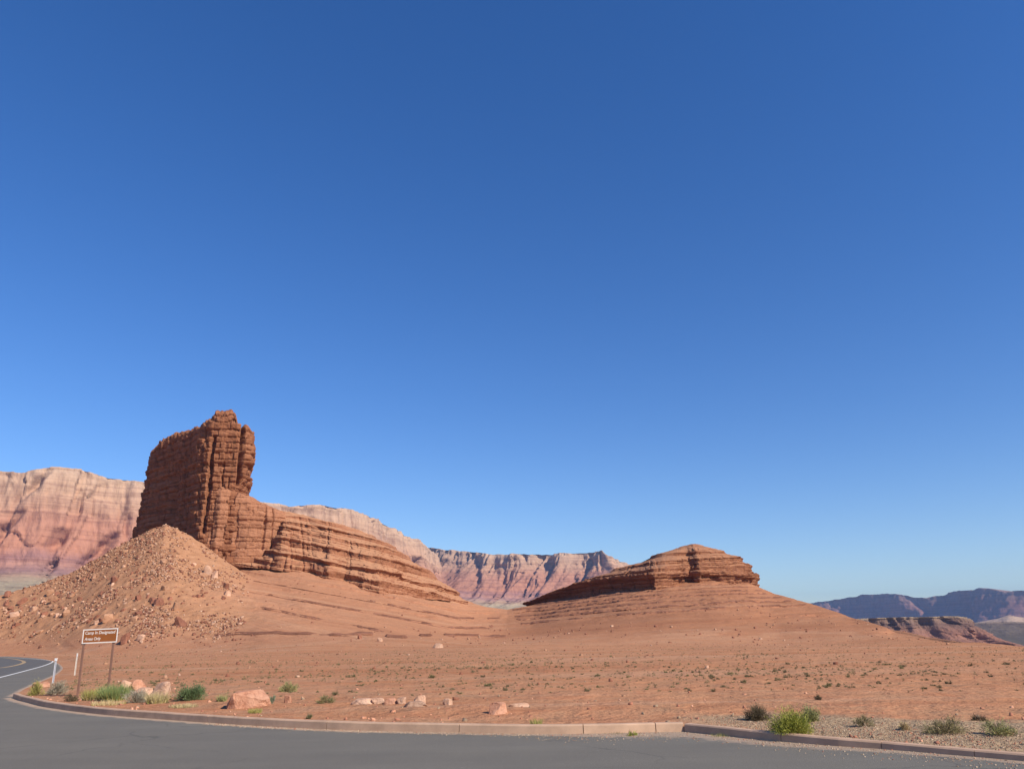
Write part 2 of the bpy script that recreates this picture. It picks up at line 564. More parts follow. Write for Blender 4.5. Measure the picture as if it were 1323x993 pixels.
def heights(x, y):
    x = np.asarray(x, float); y = np.asarray(y, float)
    r = np.hypot(x, y)
    plain = 0.13 + 0.10 * fbm(x / 9, y / 9, 3, 3) * sstep(18, 45, r) + 0.9 * fbm(x / 60, y / 60, 5, 3) * sstep(60, 160, r)
    plain = plain + 0.035 * fbm(x / 1.3, y / 1.3, 9, 4) * sstep(11, 16, r)
    # hills
    az = np.arctan2(x, y)
    pf = 2.0 - 0.25 * sstep(SADDLE - 0.05, SADDLE + 0.1, az)
    hr, uR, dR = hill(az, r, FL_A, pf, 1.25, plain, 0.8)
    hT, uT, dT = hill(az, r, FL_T, 1.30, 1.2, plain, 0.8)
    gul = fbm(x / 26, y / 26, 21, 5)
    wA = 1 - sstep(SADDLE - 0.03, SADDLE + 0.03, az)
    uA, uB = uR * wA, uR * (1 - wA)
    k = 6.0
    hm = np.maximum(hr, hT) + np.maximum(k - np.abs(hr - hT), 0) ** 2 / (4 * k) * sstep(0.0, 5.0, np.minimum(hr, hT))
    tal = sstep(-1.0, 5.0, hT - hr + 3.0 * fbm(x / 13, y / 13, 19, 4)) * sstep(1.0, 6, hT + 1.5 * fbm(x / 8, y / 8, 18, 3)) * (1 - sstep(math.atan2(CR_T[12, 0], CR_T[12, 1]), math.atan2(CR_T[15, 0], CR_T[15, 1]), az + 0.05 * fbm(x / 18, y / 18, 17, 3)))
    hb = plain + hm
    gully = sstep(1, 14, hm) * (1 - np.exp(-np.minimum(dR, dT) / 14.0))
    hb = hb + gully * (1.1 * gul + 0.42 * fbm(x / 5, y / 5, 23, 4) + 0.22 * fbm(x / 1.7, y / 1.7, 24, 3)) * (1 - 0.4 * tal)
    hb = hb + tal * 0.5 * fbm(x / 2.2, y / 2.2, 29, 4)
    # ledges of the harder beds
    so = strata_offset(x)
    s = hb + so + 0.55 * fbm(x / 9, y / 9, 41, 3) + 0.12 * fbm(x / 1.6, y / 1.6, 43, 2)
    T = np.interp(s, LAYERS_S, LAYERS_O)
    onA = 0.35 * sstep(0.52, 0.68, uA + 0.08 * fbm(x / 30, y / 30, 51, 2)) * wA
    onB = 0.30 * sstep(0.35, 0.75, uB)
    low = 0.38 * sstep(0.8, 2.2, hm) * (1 - sstep(0.42, 0.6, uR))
    patch = sstep(-0.35, 0.2, fbm(x / 22, y / 22 + s * 0.35, 61, 3))
    T = np.where(uR > 0.5, T, np.interp(s, LAYERS_W, LAYERS_O))
    m = np.clip(np.maximum(onA * (0.25 + 0.75 * patch), np.maximum(onB, low) * patch), 0, 1) * (1 - tal) * (1 - 0.6 * sstep(0.88, 0.98, uR))
    h = hb + (T - s) * m
    # distance past the bench's rim: down to the river
    dr, ir, tr = seg_dist(x, y, RIM)
    a, b = RIM[ir], RIM[ir + 1]
    side = (b[..., 0] - a[..., 0]) * (y - a[..., 1]) - (b[..., 1] - a[..., 1]) * (x - a[..., 0])
    past = np.where((side > 0) & (x > 20), dr, 0.0)
    h = h - np.minimum(0.42 * past, 0) - 38.0 * (1 - np.exp(-past / 75.0)) * sstep(0, 14, past)
    h = h - np.where(h > -36, 0, 0)
    # valley floor behind the hills
    behind = sstep(420, 700, r)
    h = h * (1 - behind) + behind * np.where(x > 60, -34.0, 2.0 + 0.0 * x)
    # asphalt and its shoulders
    near = r < 240
    sd = np.full(x.shape, 50.0)
    if near.any():
        sd[near] = road_sd(x[near], y[near])
    dk = np.full(x.shape, 50.0)
    nk = r < 70
    if nk.any():
        dk[nk] = np.minimum(seg_dist(x[nk], y[nk], K1s)[0], seg_dist(x[nk], y[nk], K2s)[0])
    k2 = np.full(x.shape, 50.0)
    if nk.any():
        k2[nk] = seg_dist(x[nk], y[nk], K2s)[0]
    kh = 0.125 - 0.05 * (1 - sstep(0.3, 2.5, k2)) * sstep(3.0, 6.0, x)
    edge = np.where(dk < 3.0, kh, 0.015 + 0.11 * sstep(0.2, 4.0, sd))
    blend = sstep(0.4, 3.5, sd)
    h2 = edge * (1 - blend) + h * blend + 0.012 * fbm(x / 0.35, y / 0.35, 71, 3) * sstep(0.15, 0.5, sd)
    up = sstep(0.02, 0.14, sd)
    hk = -0.07 * (1 - up) + h2 * up
    hs = np.clip(sd, -0.8, 0.8) * 0.07 + np.where(sd > 0, h2 * sstep(0.3, 2.5, sd), 0)
    far = sstep(1.0, 2.5, dk)
    h = np.where(near, hk * (1 - far) + hs * far, h)
    attrs = {}
    dT_ = (np.interp(s + 0.12, LAYERS_S, LAYERS_O) - np.interp(s - 0.12, LAYERS_S, LAYERS_O)) / 0.24
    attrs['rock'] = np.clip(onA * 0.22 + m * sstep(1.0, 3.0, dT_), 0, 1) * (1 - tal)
    attrs['shale'] = 1.0 * (1 - wA) * sstep(0.5, 5.0, hm + 1.5 * fbm(x / 20, y / 20, 88, 3)) * (0.75 + 0.25 * fbm(x / 25, h / 1.2, 89, 4))
    attrs['s'] = hb + so
    attrs['hb'] = hb + 0.02 * x + 0.7 * fbm(x / 11, y / 11, 87, 3)
    attrs['uA'] = uA * (1 - tal)
    attrs['uB'] = uB * (1 - tal)
    attrs['talus'] = tal
    attrs['bands'] = sstep(0.3, 3.0, hm) * (1 - tal) * 0.9 + 0.25 * sstep(40, 80, r) * (hm <= 3)
    attrs['strata'] = h + so * sstep(0.3, 3.0, hm) + 0.5 * fbm(x / 12, y / 12, 77, 3) + np.where(hm < 3.0, y * 0.035, 3.0 * 0 + y * 0.0)
    gx = sstep(2.6, 4.6, x + 0.5 * fbm(x / 1.5, y / 1.5, 81, 2))
    gw = 1.9 + 0.35 * (x - 4) + 0.5 * fbm(x / 0.8, y / 0.8, 83, 3)
    attrs['gravel'] = gx * (1 - sstep(gw - 0.5, gw + 0.2, k2)) * (sd > 0)
    attrs['sd'] = sd
    return h, attrs


TG = {}


def build_terrain():
    dense = np.radians(np.linspace(-43, 43, 1450))
    coarse = np.radians(np.linspace(43, 317, 80)[1:-1])
    az = np.concatenate([dense, coarse])
    rr = [2.0, 4.0, 6.0, 7.5]
    r = 8.2
    while r < 12000:
        rr.append(r)
        if r < 30: r += 0.045 + 0.0022 * (r - 8)
        elif r < 100: r *= 1.0065
        elif r < 190: r += 0.75
        elif r < 400: r += 0.62
        elif r < 900: r *= 1.012
        else: r *= 1.12
    rr = np.array(rr)
    R, A = np.meshgrid(rr, az, indexing='ij')
    X, Y = R * np.sin(A), R * np.cos(A)
    H, at = heights(X.ravel(), Y.ravel())
    V = np.stack([X.ravel(), Y.ravel(), H], 1)
    nc = len(az)
    q = grid_quads(len(rr), nc, True)[:, ::-1]
    V = np.vstack([V, [[0, 0, -0.07]]])
    TG.update(az=az, rr=rr, H=H.reshape(R.shape), s=at['s'].reshape(R.shape), uA=at['uA'].reshape(R.shape), hb=at['hb'].reshape(R.shape), uB=at['uB'].reshape(R.shape))
    at = {k: np.append(v, 0.0) for k, v in at.items() if k not in ('sd', 's', 'uA', 'uB', 'hb')}
    # centre: a quad fan needs pairs, so two-column steps
    c = np.arange(0, nc - 1, 2)
    q = np.vstack([q, np.stack([np.full(len(c), len(V) - 1), (c + 2) % nc, c + 1, c], 1)])
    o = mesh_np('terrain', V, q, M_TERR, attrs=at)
    tag(o, kind='structure')
    return o


build_terrain()


def build_ledges():
    """Beds of harder rock standing proud of the slopes, with a lip and an undercut."""
    az, rr, H, UA, UB = (TG[k] for k in ('az', 'rr', 'H', 'uA', 'uB'))
    nd = 1450
    rows = (rr > 110) & (rr < 380)
    ri = np.nonzero(rows)[0]
    VV, QQ, off = [], [], 0
    r_ = np.random.default_rng(77)
    jobs = [('uA', 's', r_.choice([0.35, 0.45]), lv, r_.uniform(0.4, 0.9), r_.uniform(0.3, 0.8)) for lv in (-8.5, -5.0, -1.5, 1.5, 5.2, 8.8)]
    jobs += [('uB', 's', 0.46, lv, r_.uniform(0.6, 1.1), r_.uniform(0.4, 0.8)) for lv in (5.5, 7.6, 9.2, 11.4, 12.6, 14.6, 16.2, 18.0, 19.4)]
    jobs += [('uA', 'hb', 0.02, 2.3, 0.4, 0.15)]
    for key, cont, umin, lv, th, ov in jobs:
        U = UA if key == 'uA' else UB
        S = TG[cont]
        seed = int(lv * 37) + 500
        pts = np.full((nd, 3), np.nan)
        for c in range(0, nd):
            col = S[ri, c]
            up = np.nonzero((col[:-1] < lv) & (col[1:] >= lv))[0]
            if len(up) == 0: continue
            k = up[0]
            if U[ri[k], c] < umin: continue
            f = (lv - col[k]) / (col[k + 1] - col[k] + 1e-9)
            r = rr[ri[k]] + f * (rr[ri[k] + 1] - rr[ri[k]])
            z = H[ri[k], c] * (1 - f) + H[ri[k] + 1, c] * f
            pts[c] = (r, az[c], z)
        ok = ~np.isnan(pts[:, 0])
        runs = np.split(np.arange(nd), np.nonzero(np.diff(ok.astype(int)))[0] + 1)
        for rn in runs:
            if not ok[rn[0]] or len(rn) < 8: continue
            P = pts[rn]
            br = np.nonzero(np.abs(np.diff(P[:, 0])) > 4.0)[0] + 1
            for P in np.split(P, br):
                if len(P) < 8: continue
                x, y = P[:, 0] * np.sin(P[:, 1]), P[:, 0] * np.cos(P[:, 1])
                ss = np.r_[0, np.cumsum(np.hypot(np.diff(x), np.diff(y)))]
                e = np.minimum(1, np.minimum(np.arange(len(P)), np.arange(len(P))[::-1]) / 8.0)
                q = fbm(ss / (13 if key == 'uA' and cont == 's' else 16 if cont == 's' else 8), ss * 0 + lv, seed, 4) + (0.10 if key == 'uA' and cont == 's' else 0.32 if cont == 's' else 0.02)
                q = np.clip(q * 2.2, -1.2, 1.0) * e - (1 - e) * 0.8
                q = q + 0.30 * (cell(ss / 1.9 + lv, ss * 0, seed + 1) - 0.5) + 0.2 * fbm(ss / 1.1, ss * 0, seed + 2, 3)
                t = th * (0.75 + 0.35 * fbm(ss / 7, ss * 0, seed + 3, 3))
                z0 = P[:, 2] + 0.15 + 0.15 * fbm(ss / 4, ss * 0, seed + 4, 3) - 1.6 * (1 - e) - 0.5 * np.clip(-q, 0, 1)
                prof = []
                kn = np.clip(q, -1.0, 1.2)
                for dr, dz in ((3.2 + 0 * q, 0.55 + 0 * q), (1.0 + 0 * q, 0.12 * kn), (-ov * kn + 0.25, 0.02 + 0 * q), (-ov * kn, -0.12 + 0 * q), (-ov * kn * 0.92 + 0.1 * noise2(ss / 0.8, ss * 0, seed + 5), -0.5 * t), (-ov * kn * 0.85, -t), (0.35 - 0.2 * ov * kn, -t - 0.1),
                               (0.45 + 0 * q, -t * 1.5), (0.9 + 0 * q, -t * 2.1 - 0.3)):
                    R_ = P[:, 0] + dr
                    prof.append(np.stack([R_ * np.sin(P[:, 1]), R_ * np.cos(P[:, 1]), z0 + dz], 1))
                V = np.concatenate(prof)
                n = len(P)
                VV.append(V); QQ.append(grid_quads(len(prof), n)[:, ::-1] + off); off += len(V)
    o = mesh_np('hillside_ledges', np.vstack(VV), np.vstack(QQ), M_LEDGE, smooth=False)
    tag(o, kind='structure')


build_ledges()


def hit(px, py, tmax=520.0):
    """Where the ray of a photo pixel meets the terrain (nan when it misses)."""
    d = ray(np.asarray(px, float), np.asarray(py, float))
    d = d / np.hypot(d[:, 0], d[:, 1])[:, None]
    ts = np.concatenate([np.arange(8, 40, 0.25), np.arange(40, 140, 1.0), np.arange(140, tmax, 1.0)])
    out = np.full((len(d), 3), np.nan)
    for i in range(len(d)):
        P = d[i] * ts[:, None]
        P[:, 2] += EYE
        h, _ = heights(P[:, 0], P[:, 1])
        below = np.nonzero(P[:, 2] < h)[0]
        if len(below) and below[0] > 0:
            j = below[0]
            a0, b0 = P[j - 1], P[j]
            ga, gb = P[j - 1, 2] - h[j - 1], P[j, 2] - h[j]
            out[i] = a0 + (b0 - a0) * ga / (ga - gb + 1e-9)
    return out


def ground_z(x, y):
    return heights(np.atleast_1d(np.asarray(x, float)), np.atleast_1d(np.asarray(y, float)))[0]


# ------------------------------------------------------------------ asphalt, markings, kerb
def build_road():
    az = np.concatenate([np.radians(np.linspace(-60, 60, 900)), np.radians(np.linspace(60, 300, 60)[1:-1])])
    rr = [0.4, 2.0, 4.0, 6.0]
    r = 7.5
    while r < 215:
        rr.append(r)
        r += max(0.05, 0.0055 * r)
    rr = np.array(rr)
    R, A = np.meshgrid(rr, az, indexing='ij')
    X, Y = (R * np.sin(A)).ravel(), (R * np.cos(A)).ravel()
    sd = road_sd(X, Y)
    dk1 = seg_dist(X, Y, K1s)[0]
    dk2 = seg_dist(X, Y, K2s)[0]
    sandw = 0.34 + 0.75 * sstep(0.2, 2.8, X) * (1 - sstep(3.6, 6.5, X))
    sand = np.maximum(1 - dk1 / (1.5 * sandw), 1 - dk2 / (1.5 * (0.30 + 0.45 * (1 - sstep(3.5, 6.5, X)))))
    dsh = seg_dist(X, Y, SHs)[0]
    sand = np.maximum(sand, 0.75 - dsh / 0.6)
    smax = 0.7 + 0.25 * (X < -2)
    newer = sstep(0.1, 0.5, seg_in_lane(X, Y))
    q = grid_quads(len(rr), len(az), True)[:, ::-1]
    keep = np.where((np.minimum(dk1, dk2)[q] > 2.0).all(1), (sd[q] < 0.9).all(1), (sd[q] < 0.10).all(1))
    q = q[keep]
    used, inv = np.unique(q, return_inverse=True)
    V = np.stack([X, Y, np.zeros_like(X)], 1)[used]
    o = mesh_np('road', V, inv.reshape(-1, 4), M_ASPH, attrs={'sand': np.clip(sand, 0, 1)[used], 'sandmax': smax[used], 'newer': newer[used]})
    tag(o, kind='structure')


WL_PX = [(-60, 889.5), (-20, 879.6), (0, 874.6), (20, 869.5), (40, 864.2), (55, 860), (63, 857.2), (68, 854.6), (67.5, 853.0), (60, 852.1), (45, 850.9), (20, 849.2), (0, 848.0), (-40, 846.6)]
YL_PX = [(-50, 866.5), (-20, 863.8), (0, 862.2), (10, 861), (22, 858.6), (29, 856.4), (31.2, 854.6), (27, 852.6), (18, 850.8), (5, 849.4), (-20, 848.4)]
WL = smooth_line(on_flat(*np.array(WL_PX, float).T)[:, :2], 8)
YL = smooth_line(on_flat(*np.array(YL_PX, float).T)[:, :2], 8)


def seg_in_lane(X, Y):
    """Positive inside the carriageway bounded by the white line."""
    P = np.vstack([WL, [[-220, 185], [-220, 30]]])
    d = seg_dist(X, Y, WL)[0]
    return np.where(inside(X, Y, P), d, 0.0)


def ribbon(name, L, w, m, z=0.005):
    L = np.asarray(L)
    tn = np.gradient(L, axis=0)
    tn /= np.linalg.norm(tn, axis=1)[:, None]
    nn = np.stack([-tn[:, 1], tn[:, 0]], 1)
    a, b = L + nn * w / 2, L - nn * w / 2
    n = len(L)
    V = np.vstack([np.column_stack([a, np.full(n, z)]), np.column_stack([b, np.full(n, z)])])
    i = np.arange(n - 1)
    q = np.stack([i, i + 1, n + i + 1, n + i], 1)[:, ::-1]
    return tag(mesh_np(name, V, q, m), kind='structure')


build_road()
ribbon('road_edge_line', WL, 0.14, M_WHITE)
ribbon('road_centre_line', YL, 0.42, M_YELLOW)


def build_kerb():
    bm = bmesh.new()

    def sweep(L, hs):
        tn = np.gradient(L, axis=0)
        tn /= np.linalg.norm(tn, axis=1)[:, None]
        nn = np.stack([-tn[:, 1], tn[:, 0]], 1)           # away from the asphalt
        rings = []
        for p, n_, h in zip(L, nn, hs):
            sec = [(0.0, -0.05), (0.012, h - 0.02), (0.032, h), (0.15, h + 0.004), (0.16, -0.05)]
            rings.append([bm.verts.new((p[0] + n_[0] * a, p[1] + n_[1] * a, z)) for a, z in sec])
        for r0, r1 in zip(rings, rings[1:]):
            for k in range(len(r0) - 1):
                bm.faces.new((r0[k], r0[k + 1], r1[k + 1], r1[k]))
        bm.faces.new(rings[0]); bm.faces.new(rings[-1][::-1])

    def run(L, joints, hfun, gap=0.014):
        seg = np.r_[0, np.cumsum(np.linalg.norm(np.diff(L, axis=0), axis=1))]
        js = [0.0]
        for j in joints:
            d = np.linalg.norm(L - j, axis=1)
            js.append(seg[d.argmin()])
        js.append(seg[-1])
        for a, b in zip(js, js[1:]):
            if b - a < 0.1: continue
            t = np.linspace(a + gap / 2, b - gap / 2, max(4, int((b - a) / 0.25)))
            P = np.stack([np.interp(t, seg, L[:, 0]), np.interp(t, seg, L[:, 1])], 1)
            P = P + 0.004 * np.stack([noise2(t * 1.3, t * 0, 5), noise2(t * 1.3, t * 0 + 9, 5)], 1)
            sweep(P, hfun(P, t))
    jp = on_flat(np.array([55, 147, 267, 421, 593, 755, 848.0]), np.array([912, 924, 933, 941.6, 945.8, 947, 945.0]))[:, :2]
    run(smooth_line(K1, 20), jp, lambda P, t: 0.148 + 0.003 * noise2(t, t * 0, 3))
    jp2 = on_flat(np.array([1010, 1139, 1260.0]), np.array([957.5, 967, 977.5]))[:, :2]
    run(smooth_line(K2, 20), jp2, lambda P, t: 0.135 - 0.05 * sstep(3.2, 6.6, P[:, 0]), 0.008)
    me = bpy.data.meshes.new('kerb')
    bmesh.ops.recalc_face_normals(bm, faces=bm.faces)
    bm.to_mesh(me); bm.free()
    me.materials.append(M_KERB)
    o = bpy.data.objects.new('kerb', me)
    COL.objects.link(o)
    tag(o, kind='structure')


build_kerb()


# ------------------------------------------------------------------ layered rock masses
def resample(P, n):
    P = np.vstack([P, P[:1]])
    s = np.r_[0, np.cumsum(np.linalg.norm(np.diff(P, axis=0), axis=1))]
    t = np.linspace(0, s[-1], n, endpoint=False)
    return np.stack([np.interp(t, s, P[:, 0]), np.interp(t, s, P[:, 1])], 1), s[-1]


def rock_mass(name, outline, spine, zb, ztop, prof, m, parent=None, M=600, seed=0, layer=(0.5, 2.4), setback=0.7, blocks=0.6, crack=1.2,
              cracks=(), rough=0.35, dip=0.0, rag=0.5, shape=None, rows_per_m=4.5, ncr=26, btm_soft=0.0, boost=None, fwob=0.0, big=0.8, part=0.3, terr=None):
    r_ = np.random.default_rng(seed)
    O, per = resample(np.asarray(outline, float), M)
    for _ in range(3):                                     # soften the corners
        O = 0.5 * O + 0.25 * np.roll(O, 1, 0) + 0.25 * np.roll(O, -1, 0)
    tn = np.roll(O, -1, 0) - np.roll(O, 1, 0)
    tn /= np.linalg.norm(tn, axis=1)[:, None]
    N = np.stack([tn[:, 1], -tn[:, 0]], 1)                  # outline is counter-clockwise: outward
    S = np.asarray(spine, float)
    _, si, st = seg_dist(O[:, 0], O[:, 1], S)
    SP = S[si] * (1 - st)[:, None] + S[si + 1] * st[:, None]
    u = np.arange(M) * per / M
    # rows
    ks, fs, vert = [], [], []
    hgt = float(np.mean(ztop(O[:, 0], O[:, 1])) - np.mean(zb(O[:, 0], O[:, 1])))
    for (k0, f0), (k1, f1) in zip(prof, prof[1:]):
        ln = abs(f1 - f0) * hgt + abs(k1 - k0) * per / 7
        n = max(2, int(ln * rows_per_m))
        for q in range(n):
            t = q / n
            ks.append(k0 + (k1 - k0) * t); fs.append(f0 + (f1 - f0) * t)
    ks.append(prof[-1][0]); fs.append(prof[-1][1])
    ks, fs = np.array(ks), np.array(fs)
    XY = SP[None] + (O - SP)[None] * ks[:, None, None]
    B = zb(O[:, 0], O[:, 1])[None]
    Tz = ztop(XY[..., 0], XY[..., 1])
    if fwob:
        fw = fs[:, None] + fwob * np.sin(np.pi * np.clip(fs, 0, 1))[:, None] * fbm(u[None] / 22 + 3 * fs[:, None], 2.5 * fs[:, None] + 0 * u[None], seed + 20, 4)
        Tz = B + (Tz - B) * np.where(fs[:, None] > 0, np.clip(fw, 0, 1) / np.maximum(fs[:, None], 1e-3), 1)
    FF = np.broadcast_to(fs[:, None], Tz.shape) if boost is None else fs[:, None] ** (1 - boost(O)[None])
    Z = B + FF * (Tz - B)
    if terr:                                                # hard beds stand up as steps, soft ones as slopes between them
        plo, phi, cfr, tseed, tamp = terr
        rt = np.random.default_rng(tseed)
        ti, to, lv, tx, td = [-80.0], [-80.0], -80.0, [-80.0], [0.0]
        while lv < 160:
            p_ = rt.uniform(plo, phi); c_ = p_ * cfr * rt.uniform(0.75, 1.15)
            ti += [lv + p_ - 0.28 * c_, lv + p_]; to += [lv + p_ - c_, lv + p_]
            q_ = 0.28 * c_
            tx += [lv + 0.5, lv + p_ - q_ - 0.3, lv + p_ - q_ + 0.04, lv + p_ - 0.45 * q_, lv + p_ - 0.15 * q_, lv + p_]; td += [0, 0, -1.0, -0.55, 0.5, 0.5]
            lv += p_
        sv = Z + dip * XY[..., 0] + 0.45 * fbm(XY[..., 0] / 9, XY[..., 1] / 9, seed + 30, 3)
        tv = np.interp(sv, ti, to) - sv + 0.30 * (plo + phi) / 2
        tm = np.clip(0.75 + 0.8 * fbm(XY[..., 0] / 12, XY[..., 1] / 12 + sv * 0.3, seed + 31, 3), 0.1, 1) * sstep(0.02, 0.12, fs)[:, None]
        Z = Z + tv * tm
        under = np.interp(sv, tx, td) * tm * tamp
    # bedding
    bounds = np.cumsum(r_.uniform(layer[0], layer[1], 400)) - 60.0
    sb = r_.normal(0, 1, 401)
    U = np.broadcast_to(u[None], Z.shape)
    zz = Z + dip * XY[..., 0] + 0.25 * fbm(U / 9, Z / 14, seed + 1, 3)
    li = np.searchsorted(bounds, zz)
    lo = bounds[np.clip(li - 1, 0, 399)]
    hi = bounds[np.clip(li, 0, 399)]
    fr = np.clip((zz - lo) / np.maximum(hi - lo, 1e-3), 0, 1)
    lm = 0.55 + 0.45 * fbm(U / 12, Z / 10, seed + 2, 2)
    d = setback * np.clip(sb[li], -1.6, 1.3) * 0.5 * lm
    d -= setback * 0.85 * np.exp(-fr * (hi - lo) / part)      # parting under each bed
    bs = 1.2 + 2.4 * _h(li, li * 0, li * 0, seed + 5)
    d += blocks * (cell(U / bs + 3.7 * li, li, seed + 6) - 0.5) * (cell(U / 17, li, seed + 8) > 0.25)
    d += rough * fbm(U / 1.7, Z / 1.1, seed + 9, 4) + big * fbm(U / 11, Z / 18, seed + 10, 3)
    cu = list(r_.uniform(0, per, ncr))
    for c in cu:
        w = r_.uniform(0.18, 0.5); dep = crack * r_.uniform(0.3, 1.0)
        z0, z1 = np.sort(r_.uniform(Z.min(), Z.max(), 2))
        dd = np.abs((U - c + 0.5 * fbm(Z / 5, Z * 0 + c, seed + 12, 2) + per / 2) % per - per / 2)
        d -= dep * np.exp(-(dd / w) ** 2) * sstep(z0 - 1, z0, Z) * (1 - sstep(z1, z1 + 1, Z))
    for (cxy, w, dep, z0, z1) in cracks:
        c = u[np.linalg.norm(O - np.array(cxy), axis=1).argmin()]
        dd = np.abs((U - c + 0.35 * fbm(Z / 6, Z * 0 + c, seed + 13, 2) + per / 2) % per - per / 2)
        d -= dep * np.exp(-(dd / w) ** 4) * sstep(z0 - 1, z0 + 1, Z) * (1 - sstep(z1 - 1, z1 + 1, Z))
    if terr:
        d = d + under
    if shape is not None:
        d = d + shape(XY, Z, U)
    wk = sstep(0.15, 0.6, ks)[:, None]
    soft = np.clip(fs / max(btm_soft, 1e-6), 0.0, 1.0)[:, None] if btm_soft > 0 else 1.0
    XY = XY + N[None] * (d * wk * soft)[..., None]
    topw = sstep(0.8, 1.0, fs)[:, None]
    Z = Z + topw * rag * (fbm(XY[..., 0] / 1.5, XY[..., 1] / 1.5, seed + 14, 4) + 0.8 * (cell(XY[..., 0] / 2.3, XY[..., 1] / 2.3, seed + 15) - 0.5))
    V = np.concatenate([XY, Z[..., None]], -1).reshape(-1, 3)
    q = grid_quads(len(ks), M, True)
    o = mesh_np(name, V, q, m, parent, smooth=False)
    return o


def line_fn(pts):
    """Height along x from (px, py, depth) points."""
    c = crest(pts)
    o = np.argsort(c[:, 0])
    return lambda x, y: np.interp(x, c[o, 0], c[o, 2])


def px_x(px, y, py=690):
    return float(at_depth(np.array([px]), np.array([py]), np.array([y]))[0, 0])


def build_butte():
    root = empty('rock_butte', (0, 0, 0))
    c0 = (px_x(262, 282), 282.0)
    root.location = (c0[0], c0[1] + 10, 0)
    tag(root, 'tall square-topped red sandstone butte standing on the rubble slope', 'butte')
    P = lambda px, y, py=640: (px_x(px, y, py), y)
    out = [P(186, 318), P(222, 300), P(252, 284), P(263, 281), P(277, 281.5), P(291, 282), P(304, 283), P(318, 286), P(322, 292), P(321, 306), P(300, 322), P(250, 334), P(200, 338), P(187, 330)]
    sp = [P(212, 322), P(250, 312), P(288, 296), P(302, 294)]
    zt = crest([(180, 592, 319), (186, 585, 318), (197, 578, 312), (203, 571, 309), (212, 562, 305), (235, 551.5, 293), (262, 545, 282), (270, 540, 282), (279, 531, 282), (288, 529.5, 282.5), (298, 532, 283), (304.5, 535, 283),
                (307, 549, 284), (320, 551, 287), (325, 556, 288)])
    zx, zz = zt[:, 0] / zt[:, 1], zt[:, 2]
    ztop = lambda x, y: np.interp(x / y, zx, zz)
    zb = lambda x, y: np.full_like(np.asarray(x, float), 24.0)
    zu = float(at_depth(np.array([316]), np.array([640]), np.array([290]))[0, 2])
    z_m = float(at_depth(np.array([316]), np.array([592]), np.array([290]))[0, 2])

    def shape(XY, Z, U):
        # undercut on the sunny end below a bulging upper block; the far end batters outwards
        x = XY[..., 0]
        right = sstep(px_x(300, 288), px_x(318, 288), x)
        bul = right * (1.1 * np.exp(-((Z - z_m) / 5.0) ** 2) - 3.2 * np.exp(-((Z - zu) / 5.0) ** 2))
        left = 1 - sstep(px_x(190, 318), px_x(240, 300), x)
        bat = left * (2.8 * (1 - sstep(30, 78, Z)) - 0.5)
        # alcove in the shaded wall
        alc = -2.6 * np.exp(-((x - px_x(221, 300)) / 2.0) ** 2 - ((Z - 52) / 9) ** 2) * (XY[..., 1] < 312)
        return bul + bat + alc
    cr = [(P(268, 281.2), 0.8, 2.8, 40, 76), (P(307, 283.3), 0.9, 4.2, 58, 105), (P(285, 281.8), 0.35, 1.0, 40, 66), (P(293, 282.2), 0.3, 0.9, 36, 60), (P(256, 283), 0.5, 1.5, 45, 85),
          (P(238, 292), 0.7, 1.2, 40, 80), (P(228, 297), 0.7, 1.6, 44, 70)]
    rock_mass('upper_block', out, sp, zb, ztop, [(1.0, 0.0), (1.0, 0.72), (0.995, 0.92), (0.975, 0.985), (0.90, 1.0), (0.0, 1.0)], M_BUTTE, M=1000, seed=5, layer=(0.6, 3.0),
              setback=1.15, blocks=1.1, crack=1.1, cracks=cr, rag=1.2, shape=shape, rough=0.4, ncr=16, part=0.35, rows_per_m=5.5)
    # the broader bed the block stands on
    out2 = [P(255, 292, 690), P(264, 282, 690), P(280, 281, 690), P(296, 283.5, 690), P(318, 284, 690), P(338, 286, 690), P(353, 288, 690), P(368, 293, 690), P(378, 302, 690), P(366, 316, 690), P(320, 322, 690), P(270, 320, 690)]
    sp2 = [P(290, 300, 690), P(338, 298, 690)]
    zt2 = crest([(250, 634, 292), (300, 634, 292), (318, 641, 292), (330, 648, 292), (345, 654, 293), (358, 658.5, 294), (372, 663, 297), (384, 668, 300)])
    ztop2 = lambda x, y: np.interp(x, zt2[:, 0], zt2[:, 2])
    cr2 = [(P(272, 281.5, 690), 0.4, 0.9, 30, 62), (P(296, 283.5, 690), 1.0, 1.6, 30, 57), (P(341, 286, 690), 0.5, 1.0, 34, 60), (P(353, 287.5, 690), 0.5, 1.0, 34, 60)]
    rock_mass('lower_ledge', out2, sp2, lambda x, y: np.full_like(np.asarray(x, float), 22.0), ztop2, [(1.03, 0.0), (1.0, 0.85), (0.97, 0.95), (0.9, 1.0), (0.0, 1.02)], M_TIER, M=560, seed=17,
              layer=(1.1, 3.6), setback=0.8, blocks=0.5, crack=0.8, cracks=cr2, rag=0.5, rough=0.3, part=0.3, big=1.3)
    for o in bpy.data.objects:
        if o.name.startswith(('upper_block', 'lower_ledge')) and o.parent is None:
            o.parent = root
            o.matrix_parent_inverse = Matrix.Translation(-root.location)
    return root


build_butte()


